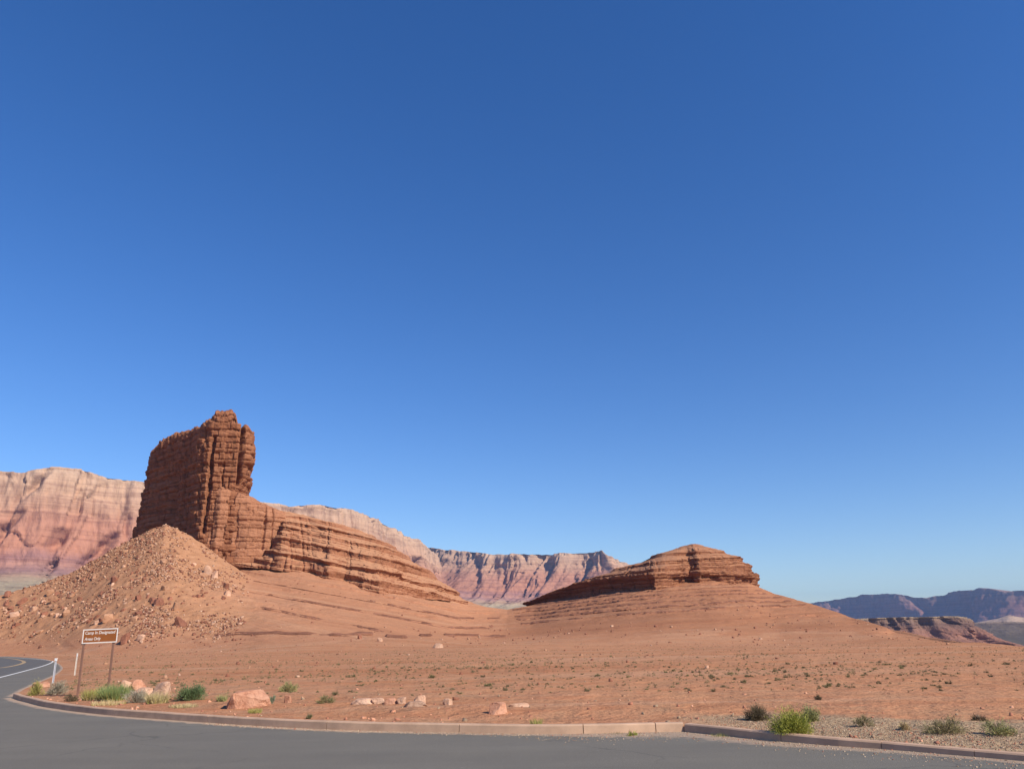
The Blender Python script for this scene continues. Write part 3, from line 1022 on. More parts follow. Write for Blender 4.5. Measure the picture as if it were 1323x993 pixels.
def build_cap():
    root = empty('rock_outcrop', (px_x(850, 340, 745), 345, 15))
    tag(root, 'flat layered dark red rock cap on top of the lower rounded hill', 'rock outcrop')
    P = lambda px, y, py=745: (px_x(px, y, py), y)
    out = [P(674, 374), P(700, 364), P(730, 352), P(760, 340), P(790, 330), P(820, 320), P(846, 314), P(860, 317), P(876, 324), P(890, 330), P(905, 327), P(925, 331), P(945, 333), P(962, 339), P(976, 346), P(980, 360),
           P(965, 380), P(900, 392), P(820, 392), P(740, 388), P(690, 382)]
    sp = [P(735, 368), P(830, 356), P(900, 354), P(945, 356)]
    lip = crest([(668, 781, 374), (690, 773, 364), (720, 760, 352), (745, 752, 345), (770, 746.5, 335), (795, 743, 328), (830, 741, 318), (862, 738, 318), (900, 737, 329), (924, 737, 331), (950, 738, 335), (977, 739, 346)])
    ltop = lambda x, y: np.interp(x, lip[:, 0], lip[:, 2])
    bl = crest([(676, 785, 372), (690, 781, 367), (740, 772, 350), (780, 765, 334), (800, 764, 327), (845, 766, 315), (890, 760, 330), (910, 754, 329), (950, 760, 335), (980, 764, 346)])
    zb = lambda x, y: np.interp(x, bl[:, 0], bl[:, 2]) - 1.5

    def hollow(XY, Z, U):
        x = XY[..., 0]
        f = (Z - zb(x, 0)) / np.maximum(ltop(x, 0) - zb(x, 0), 0.5)
        left = 1 - sstep(px_x(815, 325, 745), px_x(850, 318, 745), x)
        return -(0.5 + 1.8 * left) * np.exp(-((f - 0.45) / 0.33) ** 2) - 1.5 * sstep(0.1, 0.5, fbm(U / 9, Z * 0, 231, 2)) * (f < 0.75) * (1 - left)
    a = rock_mass('lower_tier', out, sp, zb, ltop, [(0.985, 0.0), (0.98, 0.70), (1.0, 0.80), (1.005, 0.93), (0.985, 1.0), (0.0, 1.0)], M_CAP, M=900, seed=23, layer=(0.7, 2.4), setback=0.8, blocks=0.9, crack=1.3, rag=0.3,
                  dip=-0.05, rows_per_m=5, ncr=50, shape=hollow, big=1.2)
    out2 = [P(738, 366), P(765, 356), P(795, 345), P(822, 334), P(846, 326), P(862, 328), P(880, 334), P(893, 339), P(905, 335), P(922, 337), P(942, 340), P(958, 344), P(970, 349), P(976, 356), P(968, 374), P(900, 386), P(820, 386), P(760, 382)]
    zt = crest([(735, 756, 366), (760, 747, 364), (800, 734.5, 360), (830, 726, 357), (848, 718, 356), (864, 711.5, 355), (880, 706, 354), (893, 703.2, 354), (910, 704.5, 354),
                (922, 709, 354), (940, 715, 354), (958, 721, 354), (968, 726, 354), (976, 731, 354), (984, 736, 354)])
    ztop = lambda x, y: np.interp(x, zt[:, 0], zt[:, 2])
    zb2 = lambda x, y: ltop(x, y) - 0.8
    b = rock_mass('upper_dome', out2, [P(775, 366), P(840, 358), P(900, 356), P(940, 357)], zb2, ztop, [(0.97, 0.0), (0.985, 0.22), (0.94, 0.34), (0.82, 0.50), (0.66, 0.67), (0.46, 0.85), (0.25, 0.96), (0.0, 1.0)], M_CAP, M=900, seed=29, layer=(0.6, 1.9), setback=0.7, blocks=0.8, crack=1.2, rag=0.25, dip=-0.05, rows_per_m=5, ncr=40,
                  big=1.3, terr=(2.0, 4.6, 0.62, 9, 0.55), boost=lambda O: 0.62 * sstep(px_x(905, 340, 745), px_x(965, 340, 745), O[:, 0]))
    for o in (a, b):
        o.parent = root
        o.matrix_parent_inverse = Matrix.Translation(-root.location)


build_cap()


def build_ridge_rock():
    P = lambda px, y, py=725: (px_x(px, y, py), y)
    out = [P(283, 288), P(296, 283), P(318, 280), P(345, 278.5), P(372, 276.5), P(400, 278), P(425, 274), P(448, 277), P(470, 272.5), P(492, 272), P(508, 278), P(522, 286), P(545, 293), P(570, 303), P(592, 316), P(609, 328), P(604, 345),
           P(520, 350), P(440, 346), P(360, 340), P(320, 326), P(290, 305)]
    sp = [P(310, 300), P(400, 310), P(480, 315), P(585, 330)]
    zt = crest([(280, 713, 284), (300, 714, 283), (325, 712, 283), (340, 704, 285), (350, 690, 290), (358, 673, 298), (366, 661, 307), (400, 667, 309), (440, 679, 311), (480, 693, 314), (500, 702.5, 316), (512, 710, 317), (524, 719, 319), (545, 733, 322),
                (560, 743, 325), (585, 761, 330), (603, 772, 334), (615, 777, 336)])
    ztop = lambda x, y: np.interp(x / y, zt[:, 0] / zt[:, 1], zt[:, 2])
    bl = crest([(283, 725, 288), (300, 727, 283), (345, 730, 279), (400, 738, 278), (440, 748, 276), (480, 761, 272), (510, 766, 278), (545, 769, 293), (575, 771, 306), (610, 778, 328)])
    zb = lambda x, y: np.interp(x, bl[:, 0], bl[:, 2]) - 1.2
    o = rock_mass('rock_outcrop', out, sp, zb, ztop, [(0.99, 0.0), (0.985, 0.10), (0.97, 0.16), (0.86, 0.33), (0.72, 0.52), (0.55, 0.72), (0.36, 0.89), (0.2, 0.97), (0.0, 1.0)], M_RIDGE, M=1400, seed=61, layer=(0.7, 2.4), setback=0.8, blocks=0.7, crack=0.9, rag=0.35, dip=0.20,
              rows_per_m=7, ncr=34, rough=0.45, big=1.9, part=0.28, terr=(2.6, 6.0, 0.62, 5, 1.15))
    tag(o, 'long stepped red rock outcrop descending from the foot of the tall butte to the saddle', 'rock outcrop')


build_ridge_rock()


# ------------------------------------------------------------------ far cliffs and mesas
def cliff(name, pts, zbase, prof, m, du=7.0, notches=(), seed=0, alc=(260, 90), but=(70, 30), fine=8.0, facet=0.0, shear=0.0, side=-1, back=500.0, rimrag=5.0, rows=110, kind='structure'):
    """pts: rim (px, py, depth). prof: (offset outwards, height fraction) from rim to foot."""
    C = crest(pts)
    s = np.r_[0, np.cumsum(np.linalg.norm(np.diff(C[:, :2], axis=0), axis=1))]
    n = int(s[-1] / du)
    t = np.linspace(0, s[-1], n)
    L = np.stack([np.interp(t, s, C[:, i]) for i in range(3)], 1)
    w = max(3, int(120 / du))
    ker = np.hanning(w + 2)[1:-1]; ker /= ker.sum()
    for i in range(2):
        L[:, i] = np.convolve(np.pad(L[:, i], w, mode='reflect', reflect_type='odd'), ker, 'same')[w:-w]
    tn = np.gradient(L[:, :2], axis=0)
    w2 = max(3, int(500 / du))
    ker = np.hanning(w2 + 2)[1:-1]; ker /= ker.sum()
    for i in range(2):
        tn[:, i] = np.convolve(np.pad(tn[:, i], w2, mode='edge'), ker, 'same')[w2:-w2]
    tn /= np.linalg.norm(tn, axis=1)[:, None]
    N = np.stack([tn[:, 1], -tn[:, 0]], 1) * (-side)
    rim = L[:, 2] + rimrag * fbm(t / 60, t * 0, seed, 4)
    pr = np.array(prof, float)
    pl = np.r_[0, np.cumsum(np.hypot(np.diff(pr[:, 0]) / 400.0, np.diff(pr[:, 1])))]
    v = np.linspace(0, pl[-1], rows)
    off, hf = np.interp(v, pl, pr[:, 0]), np.interp(v, pl, pr[:, 1])
    offs = np.concatenate([[-back, -back * 0.5, -back * 0.2, -back * 0.05, -6.0], off])
    hfs = np.concatenate([[1.0] * 5, hf])
    T_, F = np.meshgrid(t, hfs, indexing='xy')
    OF = np.broadcast_to(offs[:, None], F.shape).copy()
    frontal = (offs >= 0)[:, None]
    low = np.clip(1 - F, 0, 1)
    # alcoves cut back into the rim, spurs standing out lower down
    a = fbm(T_ / alc[0], T_ * 0 + 2.5, seed + 3, 3)
    a = np.sign(a) * np.abs(a) ** 0.8
    OF = OF + alc[1] * a * np.where(F > 0.03, 1.0, 0.3)
    rid = 1 - np.abs(fbm(T_ / but[0] + 0.6 * fbm(T_ / 150, F * 2, seed + 5, 2), F * 0.9 + 4, seed + 4, 3)) * 2.2
    OF = OF + frontal * but[1] * (rid - 0.4) * (0.35 + 1.1 * low) * np.where(F < 0.12, F / 0.12, 1.0)
    OF = OF + frontal * fine * fbm(T_ / 16, F * 9, seed + 6, 4) * np.clip(F * 6, 0, 1)
    TS = T_ + shear * F + 25 * fbm(T_ / 70, F * 4, seed + 11, 3)
    OF = OF + frontal * facet * ((cell(TS / 150, F * 0, seed + 12) - 0.5) * np.clip(F * 5, 0, 1) * np.where(F > 0.97, 0.5, 1.0) + 0.45 * (cell(TS / 47, np.floor(F * 3.0 + 0.9 * noise2(T_ / 60, F * 0, seed + 14)), seed + 13) - 0.5) * np.clip(F * 5 - 0.4, 0, 1))
    taz = np.arctan2(L[:, 0], L[:, 1])
    for (npx, fa, fb, slope, wd, dep) in notches:            # gullies cut across the face
        dd = ray(np.array([npx]), np.array([680.0]))[0]
        tc = t[np.abs(taz - math.atan2(dd[0], dd[1])).argmin()]
        mid = 0.5 * (fa + fb)
        q = (T_ - tc - slope * (F - mid) - 9 * fbm(F * 14, T_ * 0 + npx, seed + 15, 3)) / wd
        fw = np.clip((F - fa) / 0.10, 0, 1) * np.clip((fb - F) / 0.10, 0, 1)
        OF = OF - 1.35 * frontal * dep * fw * np.where(q > 0, np.exp(-q ** 4), np.exp(-(q / 2.5) ** 2))
    OF = OF + frontal * fine * (0.9 * (cell(T_ / 13 + 2 * noise2(T_ / 40, F * 3, seed + 21), np.floor(F * 5), seed + 22) - 0.5) + 0.9 * (cell(T_ / 31, np.floor(F * 9 + 0.5), seed + 23) - 0.5)) * np.clip(F * 6 - 0.5, 0, 1)
    # beds step out as benches
    OF = OF + frontal * fine * 0.6 * (cell(F * 26 + 0.3 * noise2(T_ / 90, F, seed + 9), F * 0, seed + 8) - 0.5)
    Z = zbase + F * (rim[None] - zbase) + np.where(offs[:, None] < 0, 0.10 * offs[:, None], 0)
    X = L[None, :, 0] + N[None, :, 0] * OF
    Y = L[None, :, 1] + N[None, :, 1] * OF
    V = np.stack([X, Y, Z], -1).reshape(-1, 3)
    q = grid_quads(len(offs), n)
    o = mesh_np(name, V, q, m, attrs={'hf': F.ravel()}, smooth=False)
    tag(o, kind=kind)
    return o


M_VERM = mat_cliff('banded_red_cliffs', [(0.0, (0.32, 0.25, 0.17)), (0.22, (0.33, 0.27, 0.185)), (0.28, (0.36, 0.24, 0.165)), (0.325, (0.27, 0.155, 0.14)), (0.37, (0.35, 0.185, 0.14)), (0.41, (0.28, 0.145, 0.125)), (0.47, (0.37, 0.175, 0.112)),
                                         (0.66, (0.38, 0.19, 0.125)), (0.77, (0.40, 0.235, 0.155)), (0.87, (0.43, 0.275, 0.185)), (1.0, (0.43, 0.295, 0.205))])
M_FAR = mat_cliff('distant_mesa_rock', [(0.0, (0.22, 0.15, 0.12)), (0.3, (0.24, 0.13, 0.11)), (0.7, (0.26, 0.13, 0.10)), (1.0, (0.28, 0.18, 0.14))])
M_SMALL = mat_cliff('dark_capped_mesa', [(0.0, (0.27, 0.135, 0.09)), (0.55, (0.24, 0.12, 0.085)), (0.72, (0.20, 0.115, 0.085)), (0.8, (0.16, 0.10, 0.08)), (0.93, (0.20, 0.13, 0.095)), (1.0, (0.28, 0.21, 0.14))])
M_BENCH = mat_cliff('river_bench_scrub', [(0.0, (0.10, 0.085, 0.06)), (0.5, (0.13, 0.10, 0.07)), (0.85, (0.16, 0.12, 0.085)), (1.0, (0.30, 0.22, 0.15))])

PROF = [(0, 1.0), (12, 0.85), (22, 0.79), (28, 0.72), (58, 0.56), (92, 0.43), (112, 0.36), (180, 0.30), (750, 0.0)]
cliff('banded_cliffs', [(-330, 590, 2050), (-200, 604, 2150), (-100, 606, 2250), (0, 609, 2330), (32, 612, 2380), (70, 605, 2400), (105, 607, 2430), (150, 617, 2500), (187, 622, 2560), (260, 634, 2750), (330, 648, 2950),
                        (372, 655, 3050), (400, 652.5, 3120), (440, 657, 3250), (480, 670, 3480), (520, 688, 3800), (540, 702, 4000), (556, 712, 4200), (565, 722, 4500)], 60.0, PROF, M_VERM, seed=101,
      alc=(330, 40), but=(90, 14), fine=7, rimrag=6, back=900, facet=45, shear=-70, rows=190, du=4,
      notches=[(10, 0.40, 0.72, 260, 9, 34), (78, 0.38, 0.60, 120, 12, 44), (73, 0.22, 0.44, 150, 10, 40), (130, 0.28, 0.62, 300, 10, 42), (118, 0.12, 0.36, 220, 10, 40), (38, 0.76, 1.0, 300, 8, 24), (-60, 0.3, 0.6, 160, 12, 45),
               (160, 0.5, 0.8, 60, 6, 20), (100, 0.62, 0.9, 50, 5, 16), (395, 0.4, 0.9, 60, 16, 40), (470, 0.2, 0.8, 40, 18, 60), (500, 0.2, 0.7, 60, 16, 60), (530, 0.3, 0.8, 60, 16, 60)])
PROF2 = [(0, 1.0), (25, 0.85), (40, 0.80), (150, 0.58), (270, 0.42), (300, 0.36), (400, 0.30), (950, 0.0)]
cliff('spur_cliffs', [(470, 700, 5200), (540, 706, 4900), (575, 709.5, 4750), (605, 712, 4600), (640, 716.5, 4550), (690, 716, 4500), (740, 714, 4400), (765, 710, 4300), (780, 708.5, 4250), (788, 716, 4300), (800, 731, 4500),
                      (815, 748, 4800)], 75.0, PROF2, M_VERM, seed=135, alc=(300, 120), but=(130, 100), fine=10, rimrag=9, back=900, facet=70, shear=-60, rows=130, du=6)
PROF3 = [(0, 1.0), (25, 0.8), (60, 0.6), (110, 0.4), (190, 0.2), (500, 0.0)]
cliff('distant_mesas', [(960, 786, 9500), (1030, 780, 9000), (1060, 776, 8800), (1098, 771, 8600), (1108, 768, 8500), (1135, 766.5, 8300), (1158, 767, 8100), (1180, 771, 8000), (1196, 771.5, 7900), (1216, 769, 7800), (1228, 764.5, 7700),
                        (1250, 762, 7500), (1270, 762, 7400), (1276, 759, 7300), (1290, 760, 7200), (1305, 764, 7100), (1330, 762, 6900), (1400, 758, 6500), (1500, 750, 6100)], -40.0, PROF3, M_FAR, seed=151, du=16, alc=(700, 150),
      but=(300, 90), fine=14, rimrag=9, back=1500, rows=60)
cliff('river_bench', [(1130, 803, 3300), (1200, 803, 3200), (1260, 804, 3100), (1290, 803, 3050), (1330, 803, 3000), (1420, 803, 2900), (1550, 803, 2700)], -40.0, [(0, 1.0), (40, 0.75), (220, 0.3), (1300, 0.06), (1500, 0.0)], M_BENCH, seed=171, du=12,
      alc=(300, 60), but=(120, 30), fine=6, rimrag=2, back=1200, rows=40)
cliff('tan_mound', [(1240, 806, 4300), (1268, 803, 4250), (1290, 799, 4200), (1305, 794, 4150), (1320, 797, 4150), (1350, 799, 4100), (1450, 796, 4000)], -20.0, [(0, 1.0), (200, 0.6), (500, 0.0)],
      mat_cliff('pale_sand_slope', [(0.0, (0.36, 0.26, 0.19)), (1.0, (0.45, 0.32, 0.22))]), seed=181, du=12, alc=(300, 40), but=(150, 40), fine=4, rimrag=2, back=800, rows=30)
o = cliff('flat_topped_mesa', [(1040, 801, 1520), (1100, 799, 1500), (1130, 798, 1490), (1160, 797, 1485), (1200, 796.5, 1480), (1225, 795.5, 1470), (1236, 795, 1470), (1244, 797, 1500), (1247, 800, 1560), (1250, 803, 1640)], -40.0,
          [(0, 1.0), (5, 0.80), (12, 0.76), (45, 0.42), (100, 0.12), (150, 0.0)], M_SMALL, seed=191, du=2.5, alc=(70, 12), but=(26, 20), fine=2.2, facet=12, shear=40, rimrag=0.8, back=250, rows=80, kind=None)
tag(o, 'small flat-topped mesa with gullied sides beyond the end of the rounded hill', 'mesa')

# ------------------------------------------------------------------ road sign and marker posts
def box_bm(bm, cx, cy, cz, sx, sy, sz, bev=0.0):
    g = bmesh.ops.create_cube(bm, size=1.0)
    for v in g['verts']:
        v.co = Vector((cx + v.co.x * sx, cy + v.co.y * sy, cz + v.co.z * sz))
    if bev:
        es = {e for v in g['verts'] for e in v.link_edges}
        bmesh.ops.bevel(bm, geom=list(es), offset=bev, segments=2, affect='EDGES')


def bm_obj(name, bm, m, parent=None, smooth=False):
    me = bpy.data.meshes.new(name)
    bmesh.ops.recalc_face_normals(bm, faces=bm.faces)
    bm.to_mesh(me); bm.free()
    for mm in (m if isinstance(m, (list, tuple)) else [m]):
        me.materials.append(mm)
    if smooth:
        for p in me.polygons: p.use_smooth = True
    o = bpy.data.objects.new(name, me)
    COL.objects.link(o)
    o.parent = parent
    return o


M_BROWN = mat_plain('brown_sign_sheeting', (0.26, 0.085, 0.022), 0.5, 0.12, 2.0)
M_SIGNW = mat_plain('white_sign_sheeting', (0.68, 0.61, 0.55), 0.5, 0.05, 3.0)
M_RUST = mat_plain('rust_brown_steel', (0.20, 0.105, 0.075), 0.8, 0.2, 4.0)
M_GALV = mat_plain('pale_grey_steel', (0.47, 0.48, 0.51), 0.55, 0.12, 5.0)
M_PALE = mat_plain('cream_post_plastic', (0.62, 0.55, 0.47), 0.7, 0.15, 5.0)
M_REFL = mat_plain('white_reflector', (0.66, 0.65, 0.64), 0.3, 0.05, 5.0)


def text_obj(name, body, size, width, loc, parent, m):
    cu = bpy.data.curves.new(name + '_curve', 'FONT')
    cu.body = body
    cu.size = size
    cu.shear = 0.12
    cu.offset = size * 0.014
    cu.extrude = 0.0015
    tmp = bpy.data.objects.new('text_tmp', cu)
    COL.objects.link(tmp)
    dg = bpy.context.evaluated_depsgraph_get()
    dg.update()
    me = bpy.data.meshes.new_from_object(tmp.evaluated_get(dg))
    bpy.data.objects.remove(tmp)
    xs = [v.co.x for v in me.vertices]
    x0, x1 = min(xs), max(xs)
    for v in me.vertices:
        v.co.x = (v.co.x - x0) * width / (x1 - x0)
    me.materials.clear()
    me.materials.append(m)
    me.name = name
    o = bpy.data.objects.new(name, me)
    COL.objects.link(o)
    o.parent = parent
    o.location = loc
    o.rotation_euler = (math.pi / 2, 0, 0)
    return o


def build_sign():
    Y = 26.5
    bl, br = at_depth(107.5, 830.6, Y), at_depth(152.8, 830.4, Y)
    tl = at_depth(110.0, 812.0, Y)
    w, h = br[0] - bl[0], tl[2] - bl[2]
    gx = float((bl[0] + br[0]) / 2)
    gz = float(ground_z(gx, Y)[0])
    zb = float(bl[2]) - gz
    root = empty('road_sign', (gx, Y, gz))
    root.rotation_euler = (0, math.radians(-1.6), 0)
    tag(root, 'brown road sign with white border and lettering on two rusty posts', 'sign')
    bm = bmesh.new(); box_bm(bm, 0, 0, zb + h / 2, w, 0.012, h, 0.004); pan = bm_obj('panel', bm, M_BROWN, root)
    bm = bmesh.new()
    e, t = 0.035, 0.006
    box_bm(bm, 0, -0.008, zb + h - e / 2, w, t, e); box_bm(bm, 0, -0.008, zb + e / 2, w, t, e)
    for s in (-1, 1):
        box_bm(bm, s * (w / 2 - e / 2), -0.008, zb + h / 2, e, t, h - 2 * e)
    bm_obj('border', bm, M_SIGNW, pan)
    ts = h * 0.30
    text_obj('lettering', 'Camp In Designated', ts, w * 0.855, (-w * 0.43, -0.0075, zb + h * 0.64), pan, M_SIGNW)
    text_obj('lettering', 'Areas Only', ts, w * 0.455, (-w * 0.43, -0.0075, zb + h * 0.22), pan, M_SIGNW)
    for s in (-0.455, 0.385):
        bm = bmesh.new()
        box_bm(bm, s * w, 0.035, (zb + h - 0.25) / 2, 0.062, 0.05, zb + h + 0.2, 0.006)
        bm_obj('post', bm, M_RUST, root)


build_sign()


def marker_post(px, py0, py1, w, m, label, cap):
    """py0 top, py1 foot."""
    b = on_flat(np.array([px]), np.array([py1]), 0.1)[0]
    top = at_depth(np.array([px]), np.array([py0]), np.array([b[1]]))[0]
    gz = float(ground_z(b[0], b[1])[0])
    h = top[2] - gz
    root = empty('marker_post', (b[0], b[1], gz))
    root.rotation_euler = (0, math.radians(-1.2), 0)
    tag(root, label, 'marker post', 'marker posts beside the bend in the road')
    bm = bmesh.new()
    # flanged channel section
    sec = [(-w / 2, 0.0), (-w / 2, -0.008), (-w * 0.22, -0.008), (-w * 0.16, 0.022), (w * 0.16, 0.022), (w * 0.22, -0.008), (w / 2, -0.008), (w / 2, 0.0), (w * 0.27, 0.0), (w * 0.2, 0.03), (-w * 0.2, 0.03), (-w * 0.27, 0.0)]
    lo = [bm.verts.new((x, y, -0.2)) for x, y in sec]
    hi = [bm.verts.new((x, y, h)) for x, y in sec]
    for i in range(len(sec)):
        j = (i + 1) % len(sec)
        bm.faces.new((lo[i], lo[j], hi[j], hi[i]))
    bm.faces.new(hi); bm.faces.new(lo[::-1])
    bm_obj('post', bm, m, root)
    bm = bmesh.new()
    if cap:
        box_bm(bm, 0, -0.016, h - 0.05, w * 1.45, 0.014, 0.13, 0.004)
    else:
        box_bm(bm, 0, -0.014, h - 0.12, w * 0.8, 0.008, 0.14, 0.003)
    bm_obj('reflector', bm, M_REFL, root)


marker_post(68.5, 850.3, 881, 0.09, M_GALV, 'pale grey steel marker post with white reflector at the asphalt edge', True)
marker_post(96.5, 843.2, 871.5, 0.085, M_PALE, 'slim cream marker post standing alone on the red dirt behind the sign', False)

# ------------------------------------------------------------------ boulders
M_SALMON = mat_boulder('salmon_rock', (0.46, 0.20, 0.115), (0.58, 0.34, 0.23), 1.6)
M_CREAM = mat_boulder('cream_rock', (0.45, 0.25, 0.16), (0.57, 0.39, 0.28), 1.8)
M_REDROCK = mat_boulder('red_brown_rock', (0.20, 0.085, 0.055), (0.33, 0.15, 0.095), 0.9)
M_TALPALE = mat_boulder('pale_talus_rock', (0.45, 0.25, 0.16), (0.57, 0.39, 0.28), 0.9)
M_TALMID = mat_boulder('tan_talus_rock', (0.34, 0.18, 0.105), (0.44, 0.26, 0.165), 0.9)


def rock_mesh(name, seed, dims=(1, 1, 1), npts=16, flat=0.0, detail=0, bev=0.05, taper=0.12):
    """An angular block: the hull of scattered points, chipped edges, sitting on z = 0."""
    r_ = random.Random(seed)
    bm = bmesh.new()
    for _ in range(npts):
        while True:
            p = Vector((r_.uniform(-1, 1), r_.uniform(-1, 1), r_.uniform(-1, 1)))
            if 0.55 < max(abs(p.x), abs(p.y), abs(p.z)) and p.length < 1.35:
                break
        if flat and p.z > 1 - flat: p.z = 1 - flat + r_.uniform(-0.06, 0.06)
        k_ = 1.0 - taper * (p.z + 1) / 2
        p.x *= k_; p.y *= k_
        bm.verts.new(p)
    for k in range(9 if taper > 0 else 0):
        a_ = (k + r_.uniform(-0.3, 0.3)) / 9 * 6.283
        q_ = r_.uniform(0.72, 1.05)
        bm.verts.new((math.cos(a_) * q_, math.sin(a_) * q_, -1.0 + r_.uniform(0, 0.1)))
    bmesh.ops.convex_hull(bm, input=bm.verts)
    loose = [v for v in bm.verts if not v.link_faces]
    bmesh.ops.delete(bm, geom=loose, context='VERTS')
    bmesh.ops.dissolve_limit(bm, angle_limit=math.radians(16), verts=bm.verts, edges=bm.edges)
    if bev:
        bmesh.ops.bevel(bm, geom=list(bm.edges), offset=bev, segments=1, affect='EDGES', clamp_overlap=True)
    bmesh.ops.triangulate(bm, faces=bm.faces)
    if detail:
        bmesh.ops.subdivide_edges(bm, edges=bm.edges, cuts=detail, use_grid_fill=True)
        co = np.array([v.co for v in bm.verts])
        dn = 0.14 * fbm(co[:, 0] * 2.2 + co[:, 2] * 1.1, co[:, 1] * 2.2 - co[:, 2] * 1.7, seed, 4)
        for v, d_ in zip(bm.verts, dn):
            v.co *= 1 + d_
    zs = [v.co.z for v in bm.verts]; xs = [v.co.x for v in bm.verts]; ys = [v.co.y for v in bm.verts]
    z0, z1 = min(zs), max(zs)
    for v in bm.verts:
        v.co = Vector(((v.co.x - (min(xs) + max(xs)) / 2) / (max(xs) - min(xs)) * dims[0], (v.co.y - (min(ys) + max(ys)) / 2) / (max(ys) - min(ys)) * dims[1], (v.co.z - z0) / (z1 - z0) * dims[2] * 1.15 - dims[2] * 0.15))
    me = bpy.data.meshes.new(name)
    bmesh.ops.recalc_face_normals(bm, faces=bm.faces)
    bm.to_mesh(me); bm.free()
    return me


def px_scale(p):
    return float(np.linalg.norm(p - np.array([0, 0, EYE]))) / FPX


def rock(px, py, wpx, hpx, m, label, seed, depth=0.8, flat=0.3, group=None, npts=20, rz=0.0, taper=0.14):
    p = on_flat(np.array([px], float), np.array([py], float), 0.14)[0]
    s = px_scale(p)
    me = rock_mesh('boulder', seed, (wpx * s, wpx * s * depth, hpx * s * 1.05), npts, flat, 2, 0.06, taper)
    me.materials.append(m)
    o = bpy.data.objects.new('boulder', me)
    COL.objects.link(o)
    p[1] += wpx * s * depth * 0.35
    o.location = (p[0], p[1], float(ground_z(p[0], p[1])[0]) - 0.01)
    o.rotation_euler = (0, 0, rz)
    tag(o, label, 'boulder', group)
    return o


GV = 'boulders lying on the dirt behind the kerb'
rock(317, 914, 50, 17.5, M_SALMON, 'big salmon sandstone boulder with flat sloping top, largest along the kerb', 301, 0.7, 0.35, GV, 26, 0.25, 0.36)
rock(371, 909, 9, 9, M_SALMON, 'small salmon stone just beside the biggest boulder near the kerb', 302, 0.8, 0.1, GV)
rock(468, 912, 32, 6.5, M_CREAM, 'long low cream slab half buried, first of a row of flat stones', 303, 0.6, 0.4, GV)
rock(488, 911.5, 16, 6.5, M_CREAM, 'small whitish slab touching the end of the long cream slab', 304, 0.7, 0.4, GV)
rock(503, 912, 18, 7, M_SALMON, 'pinkish low stone between the cream slabs and the piled pale blocks', 305, 0.7, 0.3, GV)
rock(518, 912, 12, 7.5, M_CREAM, 'tilted cream block with a dark shaded end beside the piled blocks', 306, 0.8, 0.1, GV)
rock(536, 915, 29, 6, M_CREAM, 'flat cream slab lying under the rounded pale block', 307, 0.6, 0.4, GV)
rock(541, 912.5, 16, 10, M_CREAM, 'rounded pale block leaning on top of the flat cream slab', 308, 0.8, 0.2, GV)
rock(578, 912.5, 12, 7.5, M_CREAM, 'lone pinkish-white angular stone sitting apart between the piled blocks and the orange boulder', 309, 0.8, 0.15, GV)
rock(643, 923, 25, 12, M_SALMON, 'orange-pink boulder with tapered sides beside a thin pale slab', 310, 0.8, 0.3, GV, 22, 0.2, 0.32)
rock(671, 915, 26, 4.5, M_CREAM, 'thin pale slab lying behind the tapered orange-pink boulder', 311, 0.5, 0.5, GV)
rock(202, 906, 21, 19, M_CREAM, 'tall whitish block rising out of pale dry grass', 312, 0.8, 0.3, GV)
rock(182, 899, 22, 8, M_CREAM, 'low pinkish-cream rock between the whitish block and the sign', 313, 0.7, 0.3, GV)
rock(175, 893, 18, 11, M_SALMON, 'orange rock behind the low cream rock near the sign post', 314, 0.8, 0.2, GV)
rock(161, 889, 13, 7, M_CREAM, 'small cream rock close behind the sign post', 315, 0.8, 0.2, GV)
rock(51, 884.5, 18, 5.5, M_SALMON, 'flat reddish slab at the asphalt edge near the grey marker post', 316, 0.8, 0.4, GV)


def far_rock(px, py, wpx, hpx, m, label, seed, group=None):
    p = hit([px], [py])[0]
    s = px_scale(p)
    me = rock_mesh('boulder', seed, (wpx * s, wpx * s * 0.8, hpx * s * 1.2), 14, 0.15, 0, 0.05)
    me.materials.append(m)
    o = bpy.data.objects.new('boulder', me)
    COL.objects.link(o)
    o.location = p - np.array([0, 0, 0.05])
    tag(o, label, 'boulder', group)


GS = 'single boulders on the lower slope'
far_rock(182, 826, 9, 5, M_CREAM, 'white block on the slope a little past the sign panel', 321, GS)
far_rock(161, 830, 10, 9, M_REDROCK, 'dark red upright block just behind the edge of the sign panel', 322, GS)
far_rock(233, 808, 13, 9, M_REDROCK, 'dark brown block at the foot of the rubble slope, past the sign', 323, GS)
far_rock(566, 836.5, 13, 5, M_CREAM, 'white broken rock lying alone on the slope below the ridge', 324, GS)
far_rock(491, 828, 7, 4, M_CREAM, 'small white rock just below a dark one on the lower slope', 325, GS)
far_rock(465, 825, 6, 5, M_REDROCK, 'small dark rock just above a white one on the lower slope', 326, GS)
far_rock(268, 742, 9, 9, M_TALPALE, 'tall whitish block high on the bare side of the rubble slope', 327, GS)
far_rock(277, 746, 8, 7, M_TALPALE, 'second whitish block just below the tall one high on the rubble slope', 328, GS)


